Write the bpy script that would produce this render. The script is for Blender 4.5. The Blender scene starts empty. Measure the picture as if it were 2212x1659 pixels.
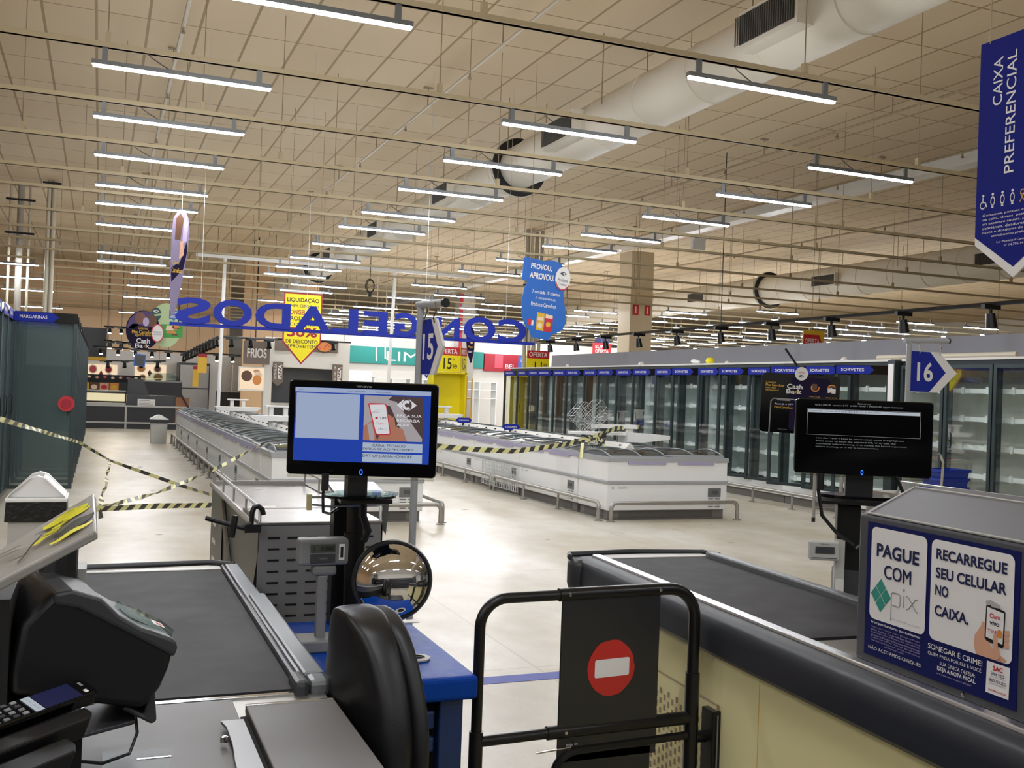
import bpy, bmesh, math, random
from mathutils import Vector, Matrix
random.seed(7)
SC = bpy.context.scene
COL = SC.collection
PI = math.pi

# ------------------------------------------------------------------ camera, world, exposure
cam_data = bpy.data.cameras.new('camera')
cam = bpy.data.objects.new('camera', cam_data)
COL.objects.link(cam)
cam_data.sensor_width = 36.0
cam_data.lens = 2192.65 / 2212 * 36.0
cam_data.clip_start = 0.02
cam_data.clip_end = 300
cam.matrix_world = Matrix([[0.9257772, -0.0371048, -0.3762443, 0.0], [-0.3762701, 0.0065516, -0.9264869, 0.0], [0.0368421, 0.9992899, -0.0078961, 1.62], [0.0, 0.0, 0.0, 1.0]])
SC.camera = cam
world = bpy.data.worlds.new('world')
SC.world = world
world.use_nodes = True
world.node_tree.nodes['Background'].inputs[0].default_value = (0.9, 0.95, 1.0, 1)
world.node_tree.nodes['Background'].inputs[1].default_value = 0.02
SC.view_settings.view_transform = 'Standard'
SC.view_settings.look = 'None'
SC.view_settings.gamma = 1
SC.view_settings.use_curve_mapping = False
SC.view_settings.exposure = 0.0
SC.cycles.transparent_max_bounces = 40
SC.cycles.sample_clamp_indirect = 4.0
LAMP = 152.0            # emission of the LED tubes

# ------------------------------------------------------------------ materials
def lin(h):
    if isinstance(h, str):
        h = [int(h[i:i+2], 16) / 255 for i in (0, 2, 4)]
    return tuple(c / 12.92 if c <= .04045 else ((c + .055) / 1.055) ** 2.4 for c in h) + (1,)
MATS = {}
def P(name, col='808080', rough=.5, metal=0., var=0., scale=8., bump=0., bscale=60., emit=0., coat=0., stretch=None, spec=.5):
    m = bpy.data.materials.new(name); m.use_nodes = True
    nt = m.node_tree; b = nt.nodes['Principled BSDF']; L = nt.links
    b.inputs['Base Color'].default_value = lin(col)
    b.inputs['Roughness'].default_value = rough
    b.inputs['Metallic'].default_value = metal
    b.inputs['Specular IOR Level'].default_value = spec
    if coat: b.inputs['Coat Weight'].default_value = coat; b.inputs['Coat Roughness'].default_value = .08
    if emit:
        b.inputs['Emission Color'].default_value = lin(col); b.inputs['Emission Strength'].default_value = emit
        b.inputs['Base Color'].default_value = (0.02, 0.02, 0.02, 1)
    if var or bump:
        tc = nt.nodes.new('ShaderNodeTexCoord'); src = tc.outputs['Object']
        if stretch:
            mp = nt.nodes.new('ShaderNodeMapping'); mp.inputs['Scale'].default_value = stretch
            L.new(src, mp.inputs['Vector']); src = mp.outputs[0]
    if var:
        n = nt.nodes.new('ShaderNodeTexNoise'); n.inputs['Scale'].default_value = scale; n.inputs['Detail'].default_value = 6
        L.new(src, n.inputs['Vector'])
        mx = nt.nodes.new('ShaderNodeMix'); mx.data_type = 'RGBA'
        c = lin(col)
        mx.inputs['A'].default_value = tuple(max(0, x * (1 - var)) for x in c[:3]) + (1,)
        mx.inputs['B'].default_value = tuple(min(1, x * (1 + var)) for x in c[:3]) + (1,)
        L.new(n.outputs['Fac'], mx.inputs['Factor']); L.new(mx.outputs['Result'], b.inputs['Base Color'])
        r = nt.nodes.new('ShaderNodeMapRange'); r.inputs['To Min'].default_value = max(0, rough - .08); r.inputs['To Max'].default_value = rough + .1
        L.new(n.outputs['Fac'], r.inputs['Value']); L.new(r.outputs[0], b.inputs['Roughness'])
    if bump:
        n2 = nt.nodes.new('ShaderNodeTexNoise'); n2.inputs['Scale'].default_value = bscale
        L.new(src, n2.inputs['Vector'])
        bp = nt.nodes.new('ShaderNodeBump'); bp.inputs['Strength'].default_value = bump; bp.inputs['Distance'].default_value = .01
        L.new(n2.outputs['Fac'], bp.inputs['Height']); L.new(bp.outputs[0], b.inputs['Normal'])
    MATS[name] = m
    return m
def GLASS(name, tint='d8e6e2', refl=.12, rough=.03, haze=None, hz=0.):
    m = bpy.data.materials.new(name); m.use_nodes = True
    nt = m.node_tree; nt.nodes.clear(); L = nt.links
    out = nt.nodes.new('ShaderNodeOutputMaterial'); mx = nt.nodes.new('ShaderNodeMixShader')
    tr = nt.nodes.new('ShaderNodeBsdfTransparent'); tr.inputs[0].default_value = lin(tint)
    gl = nt.nodes.new('ShaderNodeBsdfGlossy'); gl.inputs['Roughness'].default_value = rough
    fr = nt.nodes.new('ShaderNodeFresnel'); fr.inputs['IOR'].default_value = 1.45
    ad = nt.nodes.new('ShaderNodeMath'); ad.operation = 'MULTIPLY_ADD'; ad.inputs[1].default_value = .35; ad.inputs[2].default_value = refl * .3
    L.new(fr.outputs[0], ad.inputs[0]); L.new(ad.outputs[0], mx.inputs[0]); L.new(tr.outputs[0], mx.inputs[1]); L.new(gl.outputs[0], mx.inputs[2])
    last = mx.outputs[0]
    if haze:
        df = nt.nodes.new('ShaderNodeBsdfDiffuse'); df.inputs[0].default_value = lin(haze)
        m2 = nt.nodes.new('ShaderNodeMixShader'); m2.inputs[0].default_value = hz
        L.new(last, m2.inputs[1]); L.new(df.outputs[0], m2.inputs[2]); last = m2.outputs[0]
    L.new(last, out.inputs[0])
    MATS[name] = m
    return m

P('white_enamel', 'eceae6', .35, var=.04, scale=3)
P('white_plastic', 'f0efec', .4)
P('off_white', 'd9d6cf', .5, var=.05)
P('freezer_white', 'eeeeec', .3, var=.03, scale=2)
P('rim_grey', 'a2a4a6', .35)
P('rim_lilac', 'a5a0bd', .35)
P('plinth_grey', '6d6a66', .5, var=.1)
P('grille_dark', '55524e', .6)
P('stainless', 'a9a6a0', .4, metal=.8, var=.12, scale=5, stretch=(1, 12, 1))
P('steel_plate', '625e5a', .5, metal=.3, var=.14, scale=6)
P('brushed_tray', '908d88', .3, metal=.8, var=.15, scale=7)
P('chrome', 'd0d0d0', .12, metal=1)
P('aluminium', '7e8183', .42, metal=.6)
P('bright_rail', 'dadada', .32, metal=1)
P('black_plastic', '151517', .38, bump=.05, bscale=400)
P('black_gloss', '060608', .12)
P('black_matte', '0f0f10', .6)
P('black_paint', '1c1b1a', .32, metal=.3)
P('rubber_belt', '353335', .65, spec=.25, var=.08, scale=10, bump=.1, bscale=500)
P('bumper_navy', '23262d', .45, bump=.04, bscale=300)
P('charcoal', '3a3b3e', .4)
P('hood_grey', '4b4c50', .4, var=.08)
P('hood_top', '6f6e73', .45, metal=.2, var=.1)
P('cream_panel', 'ece2aa', .5, var=.04, scale=2)
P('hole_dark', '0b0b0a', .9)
P('desk_blue', '0b3f98', .4, spec=.12, var=.06, scale=30, bump=.15, bscale=250)
P('desk_navy', '15305e', .4)
P('sign_blue', '1a2a90', .6, spec=.2)
P('sign_letter_blue', '26349a', .6, spec=.2)
P('sign_navy', '141c78', .7, spec=.15)
P('deep_navy', '0d1450', .6, spec=.2)
P('print_white', 'e6e3df', .5)
P('print_grey', '8d8c8c', .5)
P('print_navy', '141a48', .5)
P('print_black', '121212', .5)
P('print_red', 'c3242c', .5)
P('print_crimson', 'a3182c', .5)
P('print_yellow', 'f2df12', .45)
P('print_gold', 'd8ac2a', .5)
P('print_teal', '34907f', .5)
P('print_green', '3d9a3c', .5)
P('print_darkgreen', '0e4b40', .5)
P('print_pale_green', 'b9cf9a', .5)
P('print_purple', '190f30', .6, spec=.15)
P('print_violet', '5f4d78', .6, spec=.2)
P('print_lilac', 'b3a3c4', .45)
P('print_mauve', '877c94', .6, spec=.2)
P('print_skin', 'd6a284', .5)
P('print_skin_dark', '7a4a36', .5)
P('print_brown', '5f3d28', .5)
P('print_orange', 'd98a3e', .5)
P('print_cream', 'ecd2b2', .5)
P('print_pink', 'd9505f', .5)
P('print_blue', '1c62b8', .5)
P('print_taupe', '6a5c52', .5)
P('ply_sheet', '262628', .35)
P('sign_red', 'c02a26', .4, var=.08)
P('seat_vinyl', '121214', .38, bump=.05, bscale=200)
P('seat_shell', '161618', .42)
P('scale_grey', '7b7a79', .5)
P('scale_light', 'aeada6', .5)
P('lcd', '4c4d45', .4, spec=.2)
P('bag_black', '14120f', .35, bump=.6, bscale=30)
P('tape_film', '9d9993', .2, var=.12, scale=6)
P('tape_yellow', 'd9d238', .3)
P('tape_pale', 'ddd89a', .4)
P('tape_dark', '3a3a34', .4)
P('fridge_frame', '3c4648', .35, metal=.4)
P('fridge_frame_dark', '20282a', .4, metal=.3)
P('fridge_inside', 'e2ebe8', .6, var=.06)
P('fridge_beige', 'e6e4d8', .6, var=.08)
P('shelf_white', 'f2f5f4', .4)
P('grey_wall_board', '85848a', .6, var=.02)
P('duct_paint', 'd8d2c4', .6, bump=.1, bscale=3, stretch=(1, 3, 1), spec=.2)
P('vent_dark', '2e2a24', .7)
P('rail_cream', 'c0b08e', .5)
P('rod_brown', '9c8b70', .6)
P('pipe_cream', 'c9c0ac', .5)
P('pipe_grey', 'a8a296', .45)
P('column_paint', 'd2c2a4', .6, var=.04)
P('column_grey', '9c978f', .6)
P('wall_beige', 'd6b58e', .7, var=.03, scale=1)
P('wall_white', 'd8d4cc', .7, var=.02, scale=1)
P('teal_fascia', '14857c', .5)
P('wood', '8a5a36', .5, var=.2)
P('display_black', '17161a', .4)
P('basket_blue', '16308f', .35)
P('wire', 'c9ccca', .3, metal=.7)
P('floor_blue', '14309c', .5)
P('trash_grey', 'b5b3ad', .5)
P('lamp_led', 'f4f8ff', .3, emit=LAMP)
P('spot_glow', 'fff3dc', .3, emit=140)
P('warm_glow', 'ffe6bc', .3, emit=1.1)
P('led_blue', '2060ff', .3, emit=3)
P('mirror', 'f4f4f4', .015, metal=1)
EM = .75
P('scr_blue', '0a3fb4', .2, emit=EM)
P('scr_pale', 'a9b8d8', .2, emit=EM)
P('scr_box', 'b4c2d8', .2, emit=EM)
P('scr_ink', '2a3350', .2, emit=EM * .6)
P('scr_white', 'e6e6ea', .2, emit=EM)
P('scr_taupe', '4e3b3c', .2, emit=EM)
P('scr_grey', 'b0a8ac', .2, emit=EM)
P('scr_skin', 'b5785f', .2, emit=EM)
P('scr_red', 'd02a3a', .2, emit=EM)
P('scr_purple', '5a2d80', .2, emit=EM)
P('scr_black', '020203', .12)
P('scr_text', '9a9da0', .2, emit=.6)
P('scr_bar', 'c3ccd6', .2, emit=.7)
P('poster_glow', 'f2d7b4', .4, emit=1.0)  # unlit poster paper; emission stands in for the bright bakery lighting
P('spot_dark', '22201c', .4)
GLASS('glass_clear', 'dfe9e6', .15)
GLASS('glass_door', 'f3f9f7', .06)
GLASS('glass_wide_open', 'ebf1f0', .15, .03, '5b6a69', .42)
GLASS('glass_lid', 'c4cac8', .45, .06)
GLASS('plastic_clear', 'ecece6', .05, .2)

# floor: worn pale concrete
def floor_material():
    m = bpy.data.materials.new('floor_concrete'); m.use_nodes = True
    nt = m.node_tree; b = nt.nodes['Principled BSDF']; L = nt.links
    tc = nt.nodes.new('ShaderNodeTexCoord')
    def noise(scale, st, det=6):
        mp = nt.nodes.new('ShaderNodeMapping'); mp.inputs['Scale'].default_value = st
        n = nt.nodes.new('ShaderNodeTexNoise'); n.inputs['Scale'].default_value = scale; n.inputs['Detail'].default_value = det
        L.new(tc.outputs['Object'], mp.inputs[0]); L.new(mp.outputs[0], n.inputs['Vector'])
        return n.outputs['Fac']
    def ramp(src, p0, c0, p1, c1):
        r = nt.nodes.new('ShaderNodeValToRGB'); e = r.color_ramp.elements
        e[0].position = p0; e[0].color = lin(c0); e[1].position = p1; e[1].color = lin(c1)
        L.new(src, r.inputs[0]); return r.outputs[0]
    big = ramp(noise(.9, (1, .55, 1)), .33, 'c1b7a1', .66, 'dcd7cd')
    mid = ramp(noise(4.5, (1, .7, 1), 10), .2, 'ddd6c8', .75, 'ffffff')
    fine = ramp(noise(38, (1, 1, 1), 4), .28, 'b9b2a6', .45, 'ffffff')
    m1 = nt.nodes.new('ShaderNodeMix'); m1.data_type = 'RGBA'; m1.blend_type = 'MULTIPLY'; m1.inputs['Factor'].default_value = .7
    L.new(big, m1.inputs['A']); L.new(mid, m1.inputs['B'])
    m2 = nt.nodes.new('ShaderNodeMix'); m2.data_type = 'RGBA'; m2.blend_type = 'MULTIPLY'; m2.inputs['Factor'].default_value = .16
    L.new(m1.outputs['Result'], m2.inputs['A']); L.new(fine, m2.inputs['B'])
    # saw-cut joints every 3 m
    sep = nt.nodes.new('ShaderNodeSeparateXYZ'); L.new(tc.outputs['Object'], sep.inputs[0])
    def joint(ch, off, step, w):
        a = nt.nodes.new('ShaderNodeMath'); a.operation = 'ADD'; a.inputs[1].default_value = off; L.new(sep.outputs[ch], a.inputs[0])
        f = nt.nodes.new('ShaderNodeMath'); f.operation = 'PINGPONG'; f.inputs[1].default_value = step / 2; L.new(a.outputs[0], f.inputs[0])
        c = nt.nodes.new('ShaderNodeMath'); c.operation = 'LESS_THAN'; c.inputs[1].default_value = w; L.new(f.outputs[0], c.inputs[0]); return c.outputs[0]
    j = nt.nodes.new('ShaderNodeMath'); j.operation = 'MAXIMUM'
    L.new(joint(0, .75, 3.2, .006), j.inputs[0]); L.new(joint(1, .5, 3.0, .006), j.inputs[1])
    jf = nt.nodes.new('ShaderNodeMath'); jf.operation = 'MULTIPLY'; jf.inputs[1].default_value = .5; L.new(j.outputs[0], jf.inputs[0])
    m3 = nt.nodes.new('ShaderNodeMix'); m3.data_type = 'RGBA'; m3.inputs['B'].default_value = lin('8f8672')
    L.new(jf.outputs[0], m3.inputs['Factor']); L.new(m2.outputs['Result'], m3.inputs['A'])
    L.new(m3.outputs['Result'], b.inputs['Base Color'])
    r = nt.nodes.new('ShaderNodeMapRange'); r.inputs['To Min'].default_value = .22; r.inputs['To Max'].default_value = .4
    L.new(noise(2.2, (1, 1, 1)), r.inputs['Value']); L.new(r.outputs[0], b.inputs['Roughness'])
    MATS['floor_concrete'] = m
floor_material()

# ceiling: cream tiles 0.625 x 1.25 m in a darker grid
def ceiling_material():
    m = bpy.data.materials.new('ceiling_tiles'); m.use_nodes = True
    nt = m.node_tree; b = nt.nodes['Principled BSDF']; L = nt.links
    tc = nt.nodes.new('ShaderNodeTexCoord'); sep = nt.nodes.new('ShaderNodeSeparateXYZ'); L.new(tc.outputs['Object'], sep.inputs[0])
    def M(op, a, v):
        n = nt.nodes.new('ShaderNodeMath'); n.operation = op
        L.new(a, n.inputs[0])
        if isinstance(v, (int, float)): n.inputs[1].default_value = v
        else: L.new(v, n.inputs[1])
        return n.outputs[0]
    ax = M('ADD', sep.outputs[0], 40.21); ay = M('ADD', sep.outputs[1], 40.0)
    gx = M('LESS_THAN', M('PINGPONG', ax, .3125), .018)
    gy = M('LESS_THAN', M('PINGPONG', ay, .625), .011)
    cx = M('FLOOR', M('DIVIDE', ax, .625), 0); cy = M('FLOOR', M('DIVIDE', ay, 1.25), 0)
    cmb = nt.nodes.new('ShaderNodeCombineXYZ'); L.new(cx, cmb.inputs[0]); L.new(cy, cmb.inputs[1])
    wn = nt.nodes.new('ShaderNodeTexWhiteNoise'); L.new(cmb.outputs[0], wn.inputs['Vector'])
    r = nt.nodes.new('ShaderNodeValToRGB'); e = r.color_ramp.elements
    e[0].color = lin('d2bd9c'); e[1].color = lin('d9c6a6'); L.new(wn.outputs['Value'], r.inputs[0])
    m1 = nt.nodes.new('ShaderNodeMix'); m1.data_type = 'RGBA'; m1.inputs['B'].default_value = lin('a18c6a')
    L.new(gx, m1.inputs['Factor']); L.new(r.outputs[0], m1.inputs['A'])
    m2 = nt.nodes.new('ShaderNodeMix'); m2.data_type = 'RGBA'; m2.inputs['B'].default_value = lin('927b59')
    L.new(gy, m2.inputs['Factor']); L.new(m1.outputs['Result'], m2.inputs['A'])
    L.new(m2.outputs['Result'], b.inputs['Base Color']); b.inputs['Roughness'].default_value = .75
    n = nt.nodes.new('ShaderNodeTexNoise'); n.inputs['Scale'].default_value = 1.4; L.new(tc.outputs['Object'], n.inputs['Vector'])
    bp = nt.nodes.new('ShaderNodeBump'); bp.inputs['Strength'].default_value = .12; bp.inputs['Distance'].default_value = .02
    L.new(n.outputs['Fac'], bp.inputs['Height']); L.new(bp.outputs[0], b.inputs['Normal'])
    MATS['ceiling_tiles'] = m
ceiling_material()

# ------------------------------------------------------------------ mesh builder
V = Vector
UX, UY, UZ = V((1, 0, 0)), V((0, 1, 0)), V((0, 0, 1))
GLYPHS = {}
def glyphs(s, bold):
    k = (s, bold)
    if k not in GLYPHS:
        cu = bpy.data.curves.new('lettering_curve', 'FONT'); cu.body = s; cu.size = 1; cu.offset = bold; cu.resolution_u = 4
        cu.fill_mode = 'FRONT'
        o = bpy.data.objects.new('lettering_curve', cu)
        me = o.to_mesh()
        vs = [v.co.copy() for v in me.vertices]; fs = [tuple(p.vertices) for p in me.polygons]
        o.to_mesh_clear(); bpy.data.objects.remove(o); bpy.data.curves.remove(cu)
        xs = [v.x for v in vs] or [0, 1]; ys = [v.y for v in vs] or [0, 1]
        GLYPHS[k] = (vs, fs, min(xs), max(xs), min(ys), max(ys))
    return GLYPHS[k]

class MB:
    def __init__(s, m=None):
        s.bm = bmesh.new(); s.mats = []; s.mi = 0
        if m: s.use(m)
    def use(s, m):
        if m not in s.mats: s.mats.append(m)
        s.mi = s.mats.index(m); return s
    def face(s, pts):
        vs = [s.bm.verts.new(V(p)) for p in pts]
        f = s.bm.faces.new(vs); f.material_index = s.mi; return f
    def faces(s, vs, fs):
        bv = [s.bm.verts.new(V(p)) for p in vs]
        for f in fs:
            try:
                q = s.bm.faces.new([bv[i] for i in f]); q.material_index = s.mi
            except ValueError: pass
        return s
    def box(s, x0, x1, y0, y1, z0, z1):
        p = [(x, y, z) for z in (z0, z1) for y in (y0, y1) for x in (x0, x1)]
        return s.faces(p, [(0, 2, 3, 1), (4, 5, 7, 6), (0, 1, 5, 4), (2, 6, 7, 3), (0, 4, 6, 2), (1, 3, 7, 5)])
    def obox(s, c, size, rot=None):
        h = V(size) / 2; R = rot or Matrix.Identity(3)
        p = [V(c) + R @ V((x * h.x, y * h.y, z * h.z)) for z in (-1, 1) for y in (-1, 1) for x in (-1, 1)]
        return s.faces(p, [(0, 2, 3, 1), (4, 5, 7, 6), (0, 1, 5, 4), (2, 6, 7, 3), (0, 4, 6, 2), (1, 3, 7, 5)])
    def prism(s, pts, o, ux, uy, d):
        """polygon pts in the plane o + a*ux + b*uy, thickness d behind (against ux x uy)."""
        o, ux, uy = V(o), V(ux).normalized(), V(uy).normalized(); n = ux.cross(uy)
        a = [o + ux * p[0] + uy * p[1] for p in pts]; b = [q - n * d for q in a]; k = len(a)
        return s.faces(a + b, [tuple(range(k)), tuple(range(2 * k - 1, k - 1, -1))] + [(i, k + i, k + (i + 1) % k, (i + 1) % k) for i in range(k)])
    def flat(s, pts, o, ux, uy, e=.001):
        o, ux, uy = V(o), V(ux).normalized(), V(uy).normalized(); n = ux.cross(uy)
        s.face([o + ux * p[0] + uy * p[1] + n * e for p in pts]); return s
    def tube(s, pts, r, n=8, closed=False):
        pts = [V(p) for p in pts]; m = len(pts); rings = []
        up = None
        for i, p in enumerate(pts):
            if closed: t = (pts[(i + 1) % m] - pts[i - 1])
            else: t = pts[min(i + 1, m - 1)] - pts[max(i - 1, 0)]
            t.normalize()
            if up is None: up = t.orthogonal().normalized()
            else:
                up = up - t * up.dot(t)
                up = up.normalized() if up.length > 1e-6 else t.orthogonal().normalized()
            w = t.cross(up); rr = r[i] if isinstance(r, (list, tuple)) else r
            rings.append([s.bm.verts.new(p + (up * math.cos(2 * PI * k / n) + w * math.sin(2 * PI * k / n)) * rr) for k in range(n)])
        rng = range(m) if closed else range(m - 1)
        for i in rng:
            a, b = rings[i], rings[(i + 1) % m]
            for k in range(n):
                f = s.bm.faces.new((a[k], a[(k + 1) % n], b[(k + 1) % n], b[k])); f.material_index = s.mi
        if not closed:
            for R_ in (rings[0][::-1], rings[-1]):
                f = s.bm.faces.new(R_); f.material_index = s.mi
        return s
    def lathe(s, prof, c, axis=(0, 0, 1), n=32):
        c, ax = V(c), V(axis).normalized(); u = ax.orthogonal().normalized(); w = ax.cross(u); rings = []
        for r, h in prof:
            if r < 1e-6: rings.append([s.bm.verts.new(c + ax * h)])
            else: rings.append([s.bm.verts.new(c + ax * h + (u * math.cos(2 * PI * k / n) + w * math.sin(2 * PI * k / n)) * r) for k in range(n)])
        for a, b in zip(rings, rings[1:]):
            for k in range(n):
                q = [a[k % len(a)], a[(k + 1) % len(a)], b[(k + 1) % len(b)], b[k % len(b)]]
                q = list(dict.fromkeys(q))
                if len(q) > 2:
                    try:
                        f = s.bm.faces.new(q); f.material_index = s.mi
                    except ValueError: pass
        return s
    def rrect(s, w, h, r, k=5):
        pts = []
        for cx, cy, a0 in ((w/2 - r, h/2 - r, 0), (-w/2 + r, h/2 - r, 90), (-w/2 + r, -h/2 + r, 180), (w/2 - r, -h/2 + r, 270)):
            for i in range(k + 1):
                a = math.radians(a0 + 90 * i / k); pts.append((cx + r * math.cos(a), cy + r * math.sin(a)))
        return pts
    def ell(s, a, b, n=28, cx=0, cy=0):
        return [(cx + a * math.cos(2 * PI * i / n), cy + b * math.sin(2 * PI * i / n)) for i in range(n)]
    def ringflat(s, r0, r1, o, ux, uy, a0=0, a1=360, n=40, e=.001, sx=1., sy=1.):
        o, ux, uy = V(o), V(ux).normalized(), V(uy).normalized(); nn = ux.cross(uy)
        for i in range(n):
            t0 = math.radians(a0 + (a1 - a0) * i / n); t1 = math.radians(a0 + (a1 - a0) * (i + 1) / n)
            q = [(r0, t0), (r1, t0), (r1, t1), (r0, t1)]
            s.face([o + ux * (r * math.cos(t) * sx) + uy * (r * math.sin(t) * sy) + nn * e for r, t in q])
        return s
    def text(s, st, o, ux, uy, w=None, h=None, bold=0., align='C', e=.002, depth=0, shear=0.):
        if bold > 0 and any(c in 'MW' for c in st):
            d = bold * 1.1
            for k in (-1, 0, 1): s.text(st, V(o) + V(ux).normalized() * (k * d * (h or (w / max(1, len(st))))), ux, uy, w, h, 0., align, e + k * .0002, depth, shear)
            return s
        vs, fs, x0, x1, y0, y1 = glyphs(st, bold)
        if not vs: return s
        o, ux, uy = V(o), V(ux).normalized(), V(uy).normalized(); n = ux.cross(uy)
        ky = (h / (y1 - y0)) if h else None; kx = (w / (x1 - x0)) if w else None
        if ky is None: ky = kx
        if kx is None: kx = ky
        ax = {'C': (x0 + x1) / 2, 'L': x0, 'R': x1}[align]; ay = (y0 + y1) / 2
        pp = [o + ux * ((v.x - ax) * kx + (v.y - ay) * ky * shear) + uy * ((v.y - ay) * ky) + n * e for v in vs]
        s.faces(pp, fs)
        if depth:
            t = bmesh.new(); bv = [t.verts.new(p) for p in pp]
            for f in fs:
                try: t.faces.new([bv[i] for i in f])
                except ValueError: pass
            edges = [[v.index for v in ed.verts] for ed in (t.verts.index_update() or t.edges) if len(ed.link_faces) == 1]
            for a, b in edges: s.face([pp[a], pp[b], pp[b] - n * depth, pp[a] - n * depth])
            s.faces([p - n * depth for p in pp], [tuple(reversed(f)) for f in fs]); t.free()
        return s
    def build(s, name, parent=None, bevel=0., smooth=None, seg=2, kind=None, label=None, weld=True):
        if weld: bmesh.ops.remove_doubles(s.bm, verts=s.bm.verts, dist=1e-5)
        me = bpy.data.meshes.new(name); s.bm.to_mesh(me); s.bm.free()
        for m in s.mats: me.materials.append(MATS[m])
        o = bpy.data.objects.new(name, me); COL.objects.link(o)
        if parent is not None:
            o.parent = parent
            me.transform(rootmat(parent).inverted())
        if smooth is not None:
            me.shade_smooth(); me.set_sharp_from_angle(angle=math.radians(smooth))
        if bevel:
            b = o.modifiers.new('edge_bevel', 'BEVEL'); b.width = bevel; b.segments = seg; b.limit_method = 'ANGLE'; b.angle_limit = math.radians(40)
        if kind: o['kind'] = kind
        if label: o['label'] = label
        return o
def rootmat(o):
    while o.parent is not None: o = o.parent
    return Matrix.Translation(o.location) @ o.rotation_euler.to_matrix().to_4x4()
def tag(o, label, cat, group=None, kind=None):
    o['label'] = label; o['category'] = cat
    if group: o['group'] = group
    if kind: o['kind'] = kind
    return o
def thing(name, label, cat, loc=(0, 0, 0), rotz=0., group=None):
    o = bpy.data.objects.new(name, None); COL.objects.link(o)
    o.empty_display_size = .1
    o.location = loc; o.rotation_euler = (0, 0, rotz)
    return tag(o, label, cat, group)
def dup(root, loc, rotz=None, label=None, group=None, skip=()):
    r = root.copy(); COL.objects.link(r); r.location = loc
    if rotz is not None: r.rotation_euler = (0, 0, rotz)
    if label: r['label'] = label
    if group: r['group'] = group
    for ch in list(root.children):
        if ch.name.split('.')[0] in skip: continue
        c = ch.copy(); COL.objects.link(c); c.parent = r
        for g in list(ch.children):
            d = g.copy(); COL.objects.link(d); d.parent = c
    return r
ORD = ['nearest', 'second', 'third', 'fourth', 'fifth', 'sixth', 'seventh', 'eighth', 'ninth', 'tenth', 'eleventh', 'twelfth', 'thirteenth', 'fourteenth', 'fifteenth', 'sixteenth', 'seventeenth', 'eighteenth', 'nineteenth', 'twentieth', 'twenty-first', 'twenty-second', 'twenty-third', 'twenty-fourth', 'twenty-fifth', 'twenty-sixth']
def arc(c, r, a0, a1, ux, uy, n=8):
    c, ux, uy = V(c), V(ux), V(uy)
    return [c + ux * (r * math.cos(math.radians(a0 + (a1 - a0) * i / n))) + uy * (r * math.sin(math.radians(a0 + (a1 - a0) * i / n))) for i in range(n + 1)]
def logo(mb, o, ux, uy, s, fg, bg, e=.003):
    """arrow-diamond mark with an open C inside."""
    o = V(o)
    mb.use(fg); mb.flat([(-s, 0), (-.3 * s, -.6 * s), (-.3 * s, .6 * s)], o, ux, uy, e)
    mb.flat([(.2 * s, .62 * s), (.12 * s, -.62 * s), (s, 0)], o, ux, uy, e)
    mb.use(bg); mb.flat(mb.ell(.5 * s, .56 * s), o, ux, uy, e + .0008)
    mb.use(fg); mb.ringflat(.2 * s, .46 * s, o, ux, uy, 45, 315, 20, e + .0016, 1, 1.05)

# ================================================================== THE SETTING
def struct(name, mb, **k): return mb.build(name, kind='structure', **k)
def plane_box(name, m, *b):
    mb = MB(m); mb.box(*b); return struct(name, mb)
plane_box('floor', 'floor_concrete', -14, 42, -8, 61, -.2, 0)
plane_box('ceiling', 'ceiling_tiles', -14, 42, -8, 61, 6.2, 6.35)
plane_box('wall_left', 'wall_beige', -14.2, -14, -8, 61, 0, 6.2)
plane_box('wall_right', 'wall_white', 42, 42.2, -8, 61, 0, 6.2)
plane_box('wall_back', 'wall_white', -14, 42, 61, 61.2, 0, 6.2)
plane_box('wall_front', 'wall_white', -14, 42, -8.2, -8, 0, 6.2)
# beige wall with shallow horizontal boarding above the counters
mb = MB('wall_beige'); mb.box(-14, 5.2, 46, 46.2, 0, 6.2)
for k in range(5): mb.box(-14, 5.2, 45.97, 46, 4.15 + k * .4, 4.5 + k * .4)
mb.use('wall_white'); mb.box(-14, 5.2, 45.96, 46, 0, 2.75)
struct('wall_bakery', mb)
plane_box('wall_deli', 'wall_beige', 4.9, 7.7, 39.0, 39.2, 0, 6.2)
plane_box('wall_cleaning', 'wall_white', 8.2, 30, 44.0, 44.2, 0, 3.95)
plane_box('wall_fridges', 'grey_wall_board', 11.1, 11.2, 5.5, 24.6, 0, 2.63)
plane_box('trim_beam', 'white_enamel', 14.15, 14.5, -8, 61, 5.98, 6.2)
for i, (x0, x1, y0, y1, m) in enumerate([(14.5, 15.25, 26.6, 27.35, 'column_paint'), (14.7, 15.4, 42.6, 43.3, 'column_grey')]):
    mb = MB(m); mb.box(x0, x1, y0, y1, 0, 5.95)
    if i:
        mb.use('print_crimson'); mb.box(x0 - .03, x0 + .12, y0 - .03, y0, 0, 5.9)
    else:
        mb.use('print_red')
        for u in (x0 + .08, x0 + .48):
            mb.box(u, u + .2, y0 - .01, y0, 4.05, 4.35)
        mb.use('print_white'); mb.box(x0 + .55, x0 + .6, y0 - .014, y0 - .01, 4.1, 4.3); mb.box(x0 + .15, x0 + .2, y0 - .014, y0 - .01, 4.1, 4.3)
    struct('column_%d' % (i + 1), mb)
mb = MB('floor_blue'); mb.box(1.1, 1.55, 5.2, 5.33, .0, .002); mb.box(1.58, 3.2, 5.24, 5.37, .0, .002)
struct('floor_line', mb)

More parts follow.
